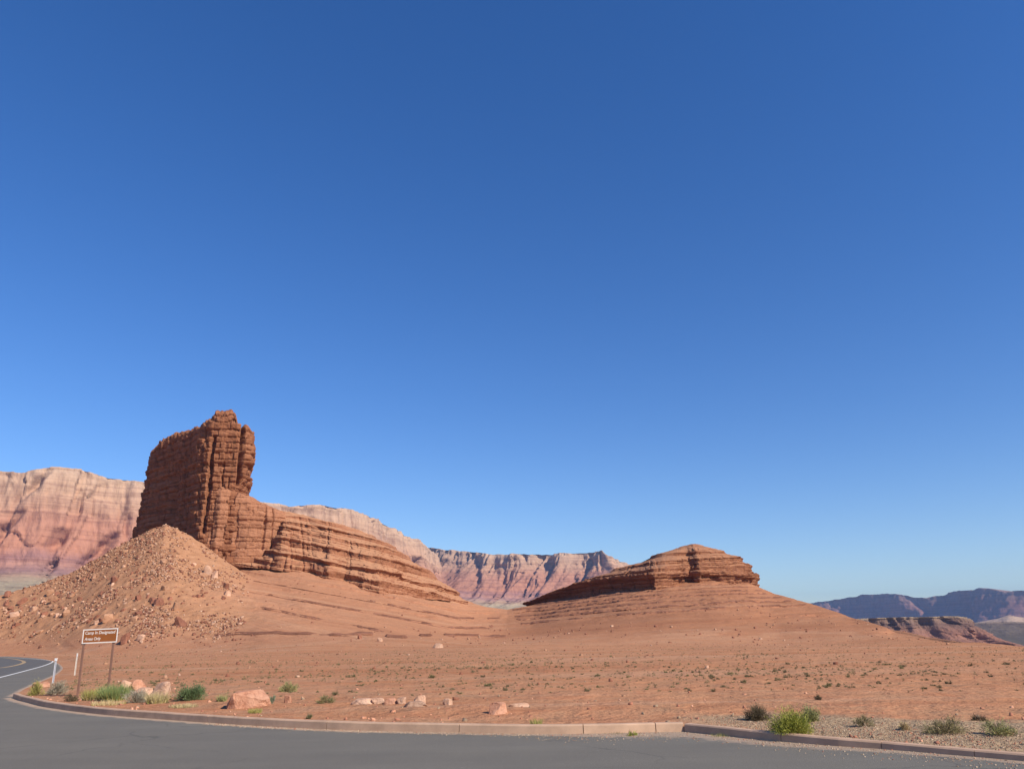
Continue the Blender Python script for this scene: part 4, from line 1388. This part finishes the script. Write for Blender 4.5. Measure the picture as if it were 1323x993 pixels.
def in_talus(n, r_, lo=0.0):
    """Random photo positions over the rubble slope."""
    out = []
    top = [(-20, 775), (0, 768), (50, 754), (90, 741), (120, 725), (150, 707), (180, 692), (200, 683), (214, 678), (235, 690), (262, 708), (285, 735), (310, 765)]
    tx, ty = np.array(top).T
    while len(out) < n:
        x = r_.uniform(-15, 310)
        t0 = np.interp(x, tx, ty)
        b0 = np.interp(x, [-20, 60, 140, 200, 260, 310], [812, 818, 812, 800, 785, 775])
        y = t0 + (b0 - t0) * r_.random() ** 0.9
        wgt = 0.3 + 0.7 * float(sstep(-0.3, 0.35, fbm(np.array([x / 45.0]), np.array([y / 30.0]), 91, 3))[0])
        if x > 225: wgt *= 0.45
        if r_.random() < wgt:
            out.append((x, y))
    return np.array(out)


def build_talus():
    r_ = np.random.default_rng(33)
    protos = []
    kinds = [(M_REDROCK, 'dark red-brown angular boulder, one of many strewn over the rubble slope'), (M_TALMID, 'tan angular boulder, one of many strewn over the rubble slope'),
             (M_TALPALE, 'pale cream boulder, one of many strewn over the rubble slope')]
    for ki, (m, _) in enumerate(kinds):
        for v in range(5):
            me = rock_mesh('talus_boulder', 400 + ki * 10 + v, (1, r_.uniform(0.6, 1.0), r_.uniform(0.45, 0.95)), 14, 0.1, 0, 0.04)
            me.materials.append(m)
            protos.append((ki, me))
    P = hit(*in_talus(300, r_).T)
    P = P[~np.isnan(P[:, 0])]
    first = {}
    for i, p in enumerate(P):
        ki = r_.choice(3, p=[0.42, 0.33, 0.25])
        me = [q for q in protos if q[0] == ki][r_.integers(5)][1]
        if me.name in first:
            o = first[me.name].copy()
        else:
            o = bpy.data.objects.new('talus_boulder', me)
            first[me.name] = o
        COL.objects.link(o)
        s = 0.5 + 0.45 * r_.random() + 1.9 * r_.random() ** 6
        o.location = p - np.array([0, 0, 0.12 * s])
        o.scale = (s * r_.uniform(0.8, 1.3), s, s * r_.uniform(0.7, 1.2))
        o.rotation_euler = (r_.uniform(-0.35, 0.35), r_.uniform(-0.35, 0.35), r_.uniform(0, 6.28))
        tag(o, kinds[ki][1], 'boulder', ['dark boulders on the rubble slope', 'tan boulders on the rubble slope', 'pale boulders on the rubble slope'][ki])
    # what nobody would count: the small broken stone between them
    bms = [rock_mesh('stone', 600 + k, (1, 0.8, 0.7), 9, 0.0, 0, 0.0) for k in range(6)]
    base = []
    for b in bms:
        co = np.array([v.co for v in b.vertices]); tr = np.array([list(p.vertices) for p in b.polygons])
        base.append((co, tr))
        bpy.data.meshes.remove(b)
    n = 9000
    xs, ys = [], []
    a = r_.random(9 * n)
    C = CR_T[1:15, :2]
    seg = r_.uniform(0, len(C) - 1.001, 9 * n)
    i = seg.astype(int); f = (seg - i)[:, None]
    Q = C[i] * (1 - f) + C[i + 1] * f
    rr_ = np.hypot(Q[:, 0], Q[:, 1])
    X = Q[:, 0] * (1 - 100 * a / rr_)
    Y = Q[:, 1] * (1 - 100 * a / rr_)
    h, at = heights(X, Y)
    clump = sstep(-0.35, 0.3, fbm(X / 14, Y / 14, 93, 3))
    ok = (r_.random(9 * n) < at['talus'] * clump * 0.9 + 0.03 * (h > 1.2))
    X, Y, h = X[ok][:n], Y[ok][:n], h[ok][:n]
    emit_stones('talus_rubble', X, Y, h, 0.14 + 0.75 * r_.random(len(X)) ** 2.6, base, [M_REDROCK, M_TALMID, M_TALPALE], r_, [0.42, 0.30, 0.28])


def emit_stones(name, X, Y, h, sz, base, mats, r_, pr, kind='stuff'):
    VV, FF, MI, off = [], [], [], 0
    for x, y, z, s in zip(X, Y, h, sz):
        co, tr = base[r_.integers(len(base))]
        a = r_.uniform(0, 6.283)
        c, sn = math.cos(a), math.sin(a)
        k = s * np.array([r_.uniform(0.7, 1.4), 1.0, r_.uniform(0.6, 1.2)])
        v = co * k
        v = np.stack([v[:, 0] * c - v[:, 1] * sn + x, v[:, 0] * sn + v[:, 1] * c + y, v[:, 2] + z - 0.1 * s], 1)
        VV.append(v); FF.append(tr + off); off += len(v)
        MI.append(np.full(len(tr), r_.choice(len(mats), p=pr)))
    o = mesh_np(name, np.vstack(VV), np.vstack(FF), mats, smooth=False, mat_idx=np.concatenate(MI))
    tag(o, kind=kind)
    return o


build_talus()


def stone_base(k0, n):
    base = []
    for k in range(n):
        b = rock_mesh('stone', k0 + k, (1, 0.8, 0.65), 8, 0.0, 0, 0.0)
        base.append((np.array([v.co for v in b.vertices]), np.array([list(p.vertices) for p in b.polygons])))
        bpy.data.meshes.remove(b)
    return base


def build_pebbles():
    r_ = np.random.default_rng(44)
    base = stone_base(700, 5)
    mp = [mat_plain('grey_pebble', (0.27, 0.185, 0.118), 0.9, 0.3, 9.0, False), mat_plain('pale_pebble', (0.42, 0.31, 0.215), 0.9, 0.2, 9.0, False), mat_plain('red_pebble', (0.33, 0.14, 0.085), 0.9, 0.2, 9.0, False)]
    # gravel behind the kerb by the bushes
    seg = smooth_line(K2, 10)
    n = 9000
    i = r_.integers(0, len(seg), n)
    X = seg[i, 0] + r_.normal(0, 0.3, n) + np.abs(r_.normal(0, 1.0, n)); Y = seg[i, 1] + r_.normal(0, 0.3, n) + np.abs(r_.normal(0, 1.0, n))
    h, at = heights(X, Y)
    ok = at['gravel'] > r_.random(n) * 0.8 + 0.1
    emit_stones('gravel', X[ok], Y[ok], h[ok], r_.uniform(0.008, 0.028, ok.sum()), base, mp, r_, [0.62, 0.2, 0.18])
    # grit washed on to the asphalt along the kerb
    n = 2600
    X = r_.uniform(-7, 7.2, n)
    both = np.vstack([K1s, K2s])
    i = np.abs(both[:, 0][None] - X[:, None]).argmin(1)
    Y = both[i, 1] - np.abs(r_.normal(0, 0.55, n)) * (0.3 + 0.9 * sstep(-1.0, 2.0, X)) - 0.02
    ok = (road_sd(X, Y) < -0.02)
    emit_stones('loose_gravel', X[ok], Y[ok], np.zeros(ok.sum()), r_.uniform(0.008, 0.026, ok.sum()), base, mp, r_, [0.35, 0.5, 0.15])
    # red chips on the dirt verge
    n = 9000
    X = r_.uniform(-16, 16, n); Y = r_.uniform(10, 34, n)
    sd = road_sd(X, Y)
    w = np.exp(-np.maximum(sd, 0) / 3.5) * (0.3 + 0.7 * sstep(-0.2, 0.4, fbm(X / 2, Y / 2, 97, 3)))
    ok = (sd > 0.2) & (r_.random(n) < w)
    h, _ = heights(X[ok], Y[ok])
    emit_stones('stone_rubble', X[ok], Y[ok], h, 0.015 + 0.09 * r_.random(ok.sum()) ** 3, base, [mp[2], M_SALMON, mp[0]], r_, [0.6, 0.25, 0.15])
    # pale stones on the open plain
    n = 4800
    X = r_.uniform(-130, 120, n); Y = 22 + 258 * r_.random(n) ** 1.2
    sd = road_sd(X, Y)
    ok = (sd > 1.0) & (fbm(X / 14, Y / 14, 99, 3) > -0.1 + 0.25 * r_.normal(0, 1, n))
    h, _ = heights(X[ok], Y[ok])
    emit_stones('scattered_stones', X[ok], Y[ok], h, (0.05 + 0.28 * r_.random(ok.sum()) ** 3) * (1 + 1.6 * sstep(120, 220, Y[ok])), base, [M_TALPALE, M_TALMID, M_REDROCK], r_, [0.1, 0.3, 0.6])


build_pebbles()


# ------------------------------------------------------------------ desert plants
def blades(r_, n, w, d, h, mode='dome', bl=0.12, bw=0.010, lean=0.5, spread=0.13):
    """Narrow leaf faces filling a bush (dome) or springing from the ground (tuft). Triangles, 3 verts each."""
    V = np.zeros((n, 3, 3))
    if mode == 'dome':
        # clumps on a few branch ends
        nb = max(7, n // 90)
        th = r_.uniform(0, 6.283, nb); ph = np.arccos(r_.uniform(0.02, 1, nb)); rad = r_.uniform(0.55, 1.0, nb)
        bc = np.stack([np.sin(ph) * np.cos(th) * rad, np.sin(ph) * np.sin(th) * rad, np.cos(ph) * rad], 1)
        k = r_.integers(0, nb, n)
        c = bc[k] * (r_.random(n) ** 0.35)[:, None] + r_.normal(0, spread, (n, 3))
        c[:, 2] = np.abs(c[:, 2])
        base = c * np.array([w / 2, d / 2, h]) * 0.92
        dr = c / (np.linalg.norm(c, axis=1)[:, None] + 1e-6) + r_.normal(0, 0.45, (n, 3)) + np.array([0, 0, 0.55])
    else:
        a = r_.uniform(0, 6.283, n); q = np.sqrt(r_.random(n)) * 0.75
        base = np.stack([np.cos(a) * q * w / 2, np.sin(a) * q * d / 2, np.zeros(n)], 1)
        dr = np.stack([np.cos(a) * q * lean, np.sin(a) * q * lean, np.ones(n)], 1) + r_.normal(0, 0.28, (n, 3)) * np.array([1, 1, 0.15])
        bl = h
    dr /= np.linalg.norm(dr, axis=1)[:, None]
    ln = bl * r_.uniform(0.5, 1.15, n)[:, None]
    sd = np.cross(dr, r_.normal(0, 1, (n, 3)))
    sd /= np.linalg.norm(sd, axis=1)[:, None] + 1e-9
    V[:, 0] = base - sd * bw / 2
    V[:, 1] = base + sd * bw / 2
    V[:, 2] = base + dr * ln
    V[:, :, 2] = np.maximum(V[:, :, 2], -0.01)
    return V.reshape(-1, 3), np.arange(3 * n).reshape(-1, 3)


def stems(r_, n, w, d, h, rad=0.006):
    """Thin woody stems fanning from the root."""
    VV, FF, off = [], [], 0
    for _ in range(n):
        a = r_.uniform(0, 6.283); q = r_.uniform(0.2, 0.9)
        tip = np.array([math.cos(a) * q * w / 2, math.sin(a) * q * d / 2, h * r_.uniform(0.5, 0.9)])
        for t0, t1, r0, r1 in ((0, 0.5, rad, rad * 0.7), (0.5, 1.0, rad * 0.7, rad * 0.25)):
            p0 = tip * t0; p1 = tip * t1
            if t0 == 0: p1 = p1 * np.array([0.75, 0.75, 1.1])
            else: p0 = p0 * np.array([0.75, 0.75, 1.1])
            ring = [(math.cos(k * 2.0944), math.sin(k * 2.0944)) for k in range(3)]
            v = [p0 + np.array([c * r0, s * r0, 0]) for c, s in ring] + [p1 + np.array([c * r1, s * r1, 0]) for c, s in ring]
            VV += v
            FF += [[off + k, off + (k + 1) % 3, off + 3 + (k + 1) % 3, off + 3 + k] for k in range(3)]
            off += 6
    return np.array(VV), np.array(FF)


def L(name, a, b): return mat_leaf(name, a, b)
ML = {
    'bright': L('bright_green_leaf', (0.24, 0.26, 0.04), (0.44, 0.42, 0.09)),
    'pale': L('pale_green_leaf', (0.22, 0.225, 0.09), (0.36, 0.34, 0.15)),
    'olive': L('olive_twig', (0.19, 0.155, 0.07), (0.31, 0.26, 0.13)),
    'brown': L('dark_brown_twig', (0.085, 0.065, 0.04), (0.17, 0.13, 0.075)),
    'dark': L('dark_green_leaf', (0.075, 0.12, 0.055), (0.15, 0.21, 0.09)),
    'grass': L('green_grass_blade', (0.16, 0.22, 0.08), (0.27, 0.33, 0.125)),
    'yellow': L('yellow_green_blade', (0.24, 0.23, 0.06), (0.38, 0.34, 0.12)),
    'grey': L('grey_sage_leaf', (0.20, 0.18, 0.13), (0.38, 0.34, 0.26)),
    'straw': L('straw_blade', (0.42, 0.31, 0.15), (0.60, 0.48, 0.28)),
    'teal': L('blue_green_leaf', (0.13, 0.17, 0.11), (0.21, 0.25, 0.17)),
    'scrub': L('scrub_leaf', (0.12, 0.098, 0.052), (0.19, 0.16, 0.085)),
    'scrubg': L('green_scrub_leaf', (0.14, 0.13, 0.06), (0.22, 0.20, 0.095)),
    'scrubd': L('dry_scrub_leaf', (0.19, 0.14, 0.075), (0.30, 0.22, 0.13)),
}
M_STEM = mat_plain('woody_stem', (0.17, 0.12, 0.08), 0.9, 0.25, 8.0)
GP = 'desert plants growing along the kerb'


def plant(px, py, wpx, hpx, key, label, cat='shrub', mode='dome', n=1500, seed=1, bl=0.13, bw=0.012, name='shrub', depth=0.9, second=None):
    r_ = np.random.default_rng(seed)
    p = on_flat(np.array([px], float), np.array([py], float), 0.13)[0]
    s = px_scale(p)
    w, h = wpx * s, hpx * s
    p[1] += w * depth * 0.4
    gz = float(ground_z(p[0], p[1])[0])
    root = empty(name, (p[0], p[1], gz))
    tag(root, label, cat, GP)
    if mode == 'dome':
        n, bl, bw = int(n * 1.7), bl * 0.72, bw * 0.72
    V, F = blades(r_, n, w, w * depth, h, mode, bl * h if mode == 'dome' else h, bw)
    o = mesh_np('foliage' if mode == 'dome' else 'blades', V, F, ML[key], root, smooth=False)
    if mode == 'dome':
        V, F = stems(r_, 22, w * 0.9, w * depth * 0.9, h, 0.006 * max(0.6, h / 0.4))
        mesh_np('stem', V, F, M_STEM, root)
    elif second:
        V, F = blades(r_, n // 3, w * 1.1, w * depth * 1.1, h * 0.7, mode, h * 0.7, bw)
        mesh_np('dry_blades', V, F, ML[second], root, smooth=False)
    return root


plant(1031, 947, 57, 30, 'bright', 'bright yellow-green rounded shrub growing in gravel right beside the dark kerb', n=6500, seed=1, bl=0.15, bw=0.010)
plant(1052, 933, 30, 18, 'pale', 'pale green shrub partly hidden behind the bright yellow-green one', n=1800, seed=2, bl=0.2)
plant(983, 930, 34, 19, 'brown', 'dark brown twiggy shrub standing alone on the dirt near the kerb corner', n=2400, seed=3, bl=0.22, bw=0.009)
plant(1119, 939, 25, 13, 'olive', 'sparse pale olive shrub with dark twigs, next after the bright shrub', n=360, seed=4, bl=0.3)
plant(1234, 948, 52, 18, 'olive', 'wide olive-brown shrub at the far edge of the gravel strip', n=1150, seed=5, bl=0.25)
plant(1301, 950, 38, 18, 'pale', 'pale yellow-green shrub past the wide olive-brown one beside the gravel', n=900, seed=6, bl=0.25)
plant(1170, 942, 14, 10, 'straw', 'small dry straw-coloured plant between the sparse and the wide shrubs', n=300, seed=7, bl=0.35)
plant(1270, 935, 15, 10, 'brown', 'small dark twiggy plant behind the wide olive-brown shrub', n=300, seed=8, bl=0.3)
plant(238, 908, 42, 20, 'dark', 'dark green bushy shrub beside the tall whitish block', n=2600, seed=9, bl=0.24, bw=0.016)
plant(140, 905, 32, 18, 'grass', 'bright green grass clump at the foot of the sign', 'grass clump', 'tuft', 1500, 10, bw=0.014, name='grass_clump', second='yellow')
plant(113, 904, 23, 12, 'yellow', 'yellow-green grass clump between the two sign posts', 'grass clump', 'tuft', 800, 11, bw=0.014, name='grass_clump', second='straw')
plant(168, 908, 36, 14, 'grey', 'low grey sagebrush between the green grass and the whitish block', n=1500, seed=12, bl=0.28, bw=0.014)
plant(197, 909, 28, 13, 'straw', 'pale dry straw clump growing around the whitish block', 'grass clump', 'tuft', 650, 13, bw=0.012, name='grass_clump', second='yellow')
plant(43, 898, 18, 14, 'yellow', 'small yellow-green shrub at the tip of the kerb', n=900, seed=14, bl=0.3, bw=0.014)
plant(67, 897, 24, 16, 'grey', 'grey-green shrub at the base of the grey marker post', n=1100, seed=15, bl=0.3, bw=0.014)
plant(86, 906, 20, 8, 'brown', 'low dry brown plant between the marker post and the sign', n=600, seed=16, bl=0.4, bw=0.014)
plant(369, 896, 26, 13, 'pale', 'grey-green shrub on the dirt well behind the biggest boulder', n=900, seed=17, bl=0.3, bw=0.014)
plant(349, 913, 14, 10, 'teal', 'small blue-green plant against the end of the biggest boulder', n=500, seed=18, bl=0.35)
plant(327, 921, 18, 6, 'yellow', 'low yellow-green tuft at the front of the biggest boulder', 'grass clump', 'tuft', 260, 19, bw=0.012, name='grass_clump')
plant(284, 909, 14, 9, 'pale', 'thin pale green tuft between the dark green shrub and the biggest boulder', 'grass clump', 'tuft', 220, 20, bw=0.012, name='grass_clump')
plant(418, 911, 28, 9, 'scrubg', 'spreading low green plant halfway between biggest boulder and cream slabs', n=650, seed=21, bl=0.4)
plant(398, 928, 8, 8, 'scrubg', 'tiny green weed at the kerb below the spreading plant', n=160, seed=22, bl=0.4)
plant(817, 940, 18, 13, 'bright', 'small bright green weed sprouting over the lit kerb', n=330, seed=23, bl=0.4)
plant(797, 938, 24, 7, 'scrubg', 'thin low green weed beside the sprouting kerb weed', 'grass clump', 'tuft', 220, 24, bw=0.010, name='grass_clump')
plant(931, 941, 22, 9, 'yellow', 'thin yellow-green tuft in gravel near the kerb corner', 'grass clump', 'tuft', 260, 25, bw=0.008, name='grass_clump')
plant(230, 914, 40, 5, 'straw', 'low strip of dry yellow weeds below the dark green shrub', 'grass clump', 'tuft', 420, 26, bw=0.010, name='grass_clump', second='scrubg')
plant(130, 911, 44, 6, 'straw', 'strip of short dry weeds along the kerb under the sign', 'grass clump', 'tuft', 420, 27, bw=0.010, name='grass_clump', second='yellow')
plant(1058, 907, 14, 6, 'brown', 'dark round tuft out on the dirt behind the bright shrub', n=300, seed=28, bl=0.4)
plant(693, 936, 18, 8, 'yellow', 'thin weed on the dirt near the tapered orange-pink boulder', 'grass clump', 'tuft', 160, 29, bw=0.008, name='grass_clump')


def build_scrub():
    r_ = np.random.default_rng(55)
    kinds = [('scrub', 'dark green scrub tuft, one of many dotted over the red plain', 'dark scrub tufts on the plain'), ('scrubg', 'light green scrub tuft, one of many dotted over the red plain', 'green scrub tufts on the plain'),
             ('scrubd', 'dry tan scrub tuft, one of many dotted over the red plain', 'dry scrub tufts on the plain')]
    protos = []
    for ki, (key, lb, g) in enumerate(kinds):
        for v in range(4):
            V, F = blades(r_, 300, 1.0, 0.9, 0.45, 'dome', 0.19, 0.035, spread=0.17)
            me = mesh_np('scrub_tuft', V, F, ML[key], smooth=False)
            protos.append((ki, me))
    n = 30000
    a = r_.uniform(-0.62, 0.62, n)
    r = np.exp(r_.uniform(np.log(20), np.log(210), n))
    X, Y = r * np.sin(a), r * np.cos(a)
    h, at = heights(X, Y)
    dens = (0.25 + 0.75 * sstep(-0.3, 0.4, fbm(X / 9, Y / 9, 95, 4))) * (0.25 + 0.75 * sstep(24, 45, r)) * (1 - sstep(0.4, 5.0, h - 0.4)) * (1 - 0.8 * at['talus'])
    ok = (at['sd'] > 1.5) & (r_.random(n) < dens) & (h > -0.5) & (r > 24)
    X, Y, h, r = X[ok], Y[ok], h[ok], r[ok]
    sz = 0.05 + 0.11 * r_.random(len(X)) + 0.22 * r_.random(len(X)) ** 9
    big = np.argsort(-(sz / r))[:300]
    first = {}
    used = np.zeros(len(X), bool)
    for i in big:
        used[i] = True
        ki = r_.choice(3, p=[0.45, 0.33, 0.22])
        pr = [q for q in protos if q[0] == ki][r_.integers(4)][1]
        if pr.name not in first:
            first[pr.name] = pr; o = pr
        else:
            o = pr.copy(); COL.objects.link(o)
        s = sz[i] * 0.82
        o.location = (X[i], Y[i], h[i] - 0.01)
        o.scale = (s * r_.uniform(0.8, 1.3), s, s * r_.uniform(0.7, 1.3))
        o.rotation_euler = (0, 0, r_.uniform(0, 6.28))
        tag(o, kinds[ki][1], 'scrub', kinds[ki][2])
    for ki, pr in protos:
        if pr.name not in first:
            bpy.data.objects.remove(pr)
    rest = np.nonzero(~used)[0]
    rest = r_.permutation(rest)[:7000]
    VV, MI = [], []
    libs = [blades(r_, 46, 1.0, 0.9, 0.55, 'dome', 0.25, 0.085)[0].reshape(-1, 3, 3) for _ in range(8)]
    for i in rest:
        b = libs[r_.integers(8)]
        s = sz[i] * 0.95
        VV.append((b * np.array([s * r_.uniform(0.8, 1.3), s, s * r_.uniform(0.7, 1.2)]) + np.array([X[i], Y[i], h[i]])).reshape(-1, 3))
        MI.append(np.full(len(b), r_.choice(3, p=[0.4, 0.33, 0.27])))
    V = np.vstack(VV)
    o = mesh_np('scrub_cover', V, np.arange(len(V)).reshape(-1, 3), [ML['scrub'], ML['scrubg'], ML['scrubd']], smooth=False, mat_idx=np.concatenate(MI))
    tag(o, kind='stuff')


build_scrub()


# ------------------------------------------------------------------ air
def build_haze():
    bm = bmesh.new()
    box_bm(bm, 0, 3000, 330, 30000, 24000, 800)
    t = bpy.data.materials.new('desert_air')
    t.use_nodes = True
    nt = t.node_tree
    nt.nodes.remove(nt.nodes['Principled BSDF'])
    v = nt.nodes.new('ShaderNodeVolumePrincipled')
    v.inputs['Color'].default_value = (0.27, 0.41, 0.72, 1.0)
    v.inputs['Density'].default_value = HAZE_DENSITY
    v.inputs['Anisotropy'].default_value = 0.1
    nt.links.new(v.outputs[0], nt.nodes['Material Output'].inputs['Volume'])
    o = bm_obj('haze', bm, t)
    tag(o, kind='stuff')


if HAZE_DENSITY > 0:
    build_haze()
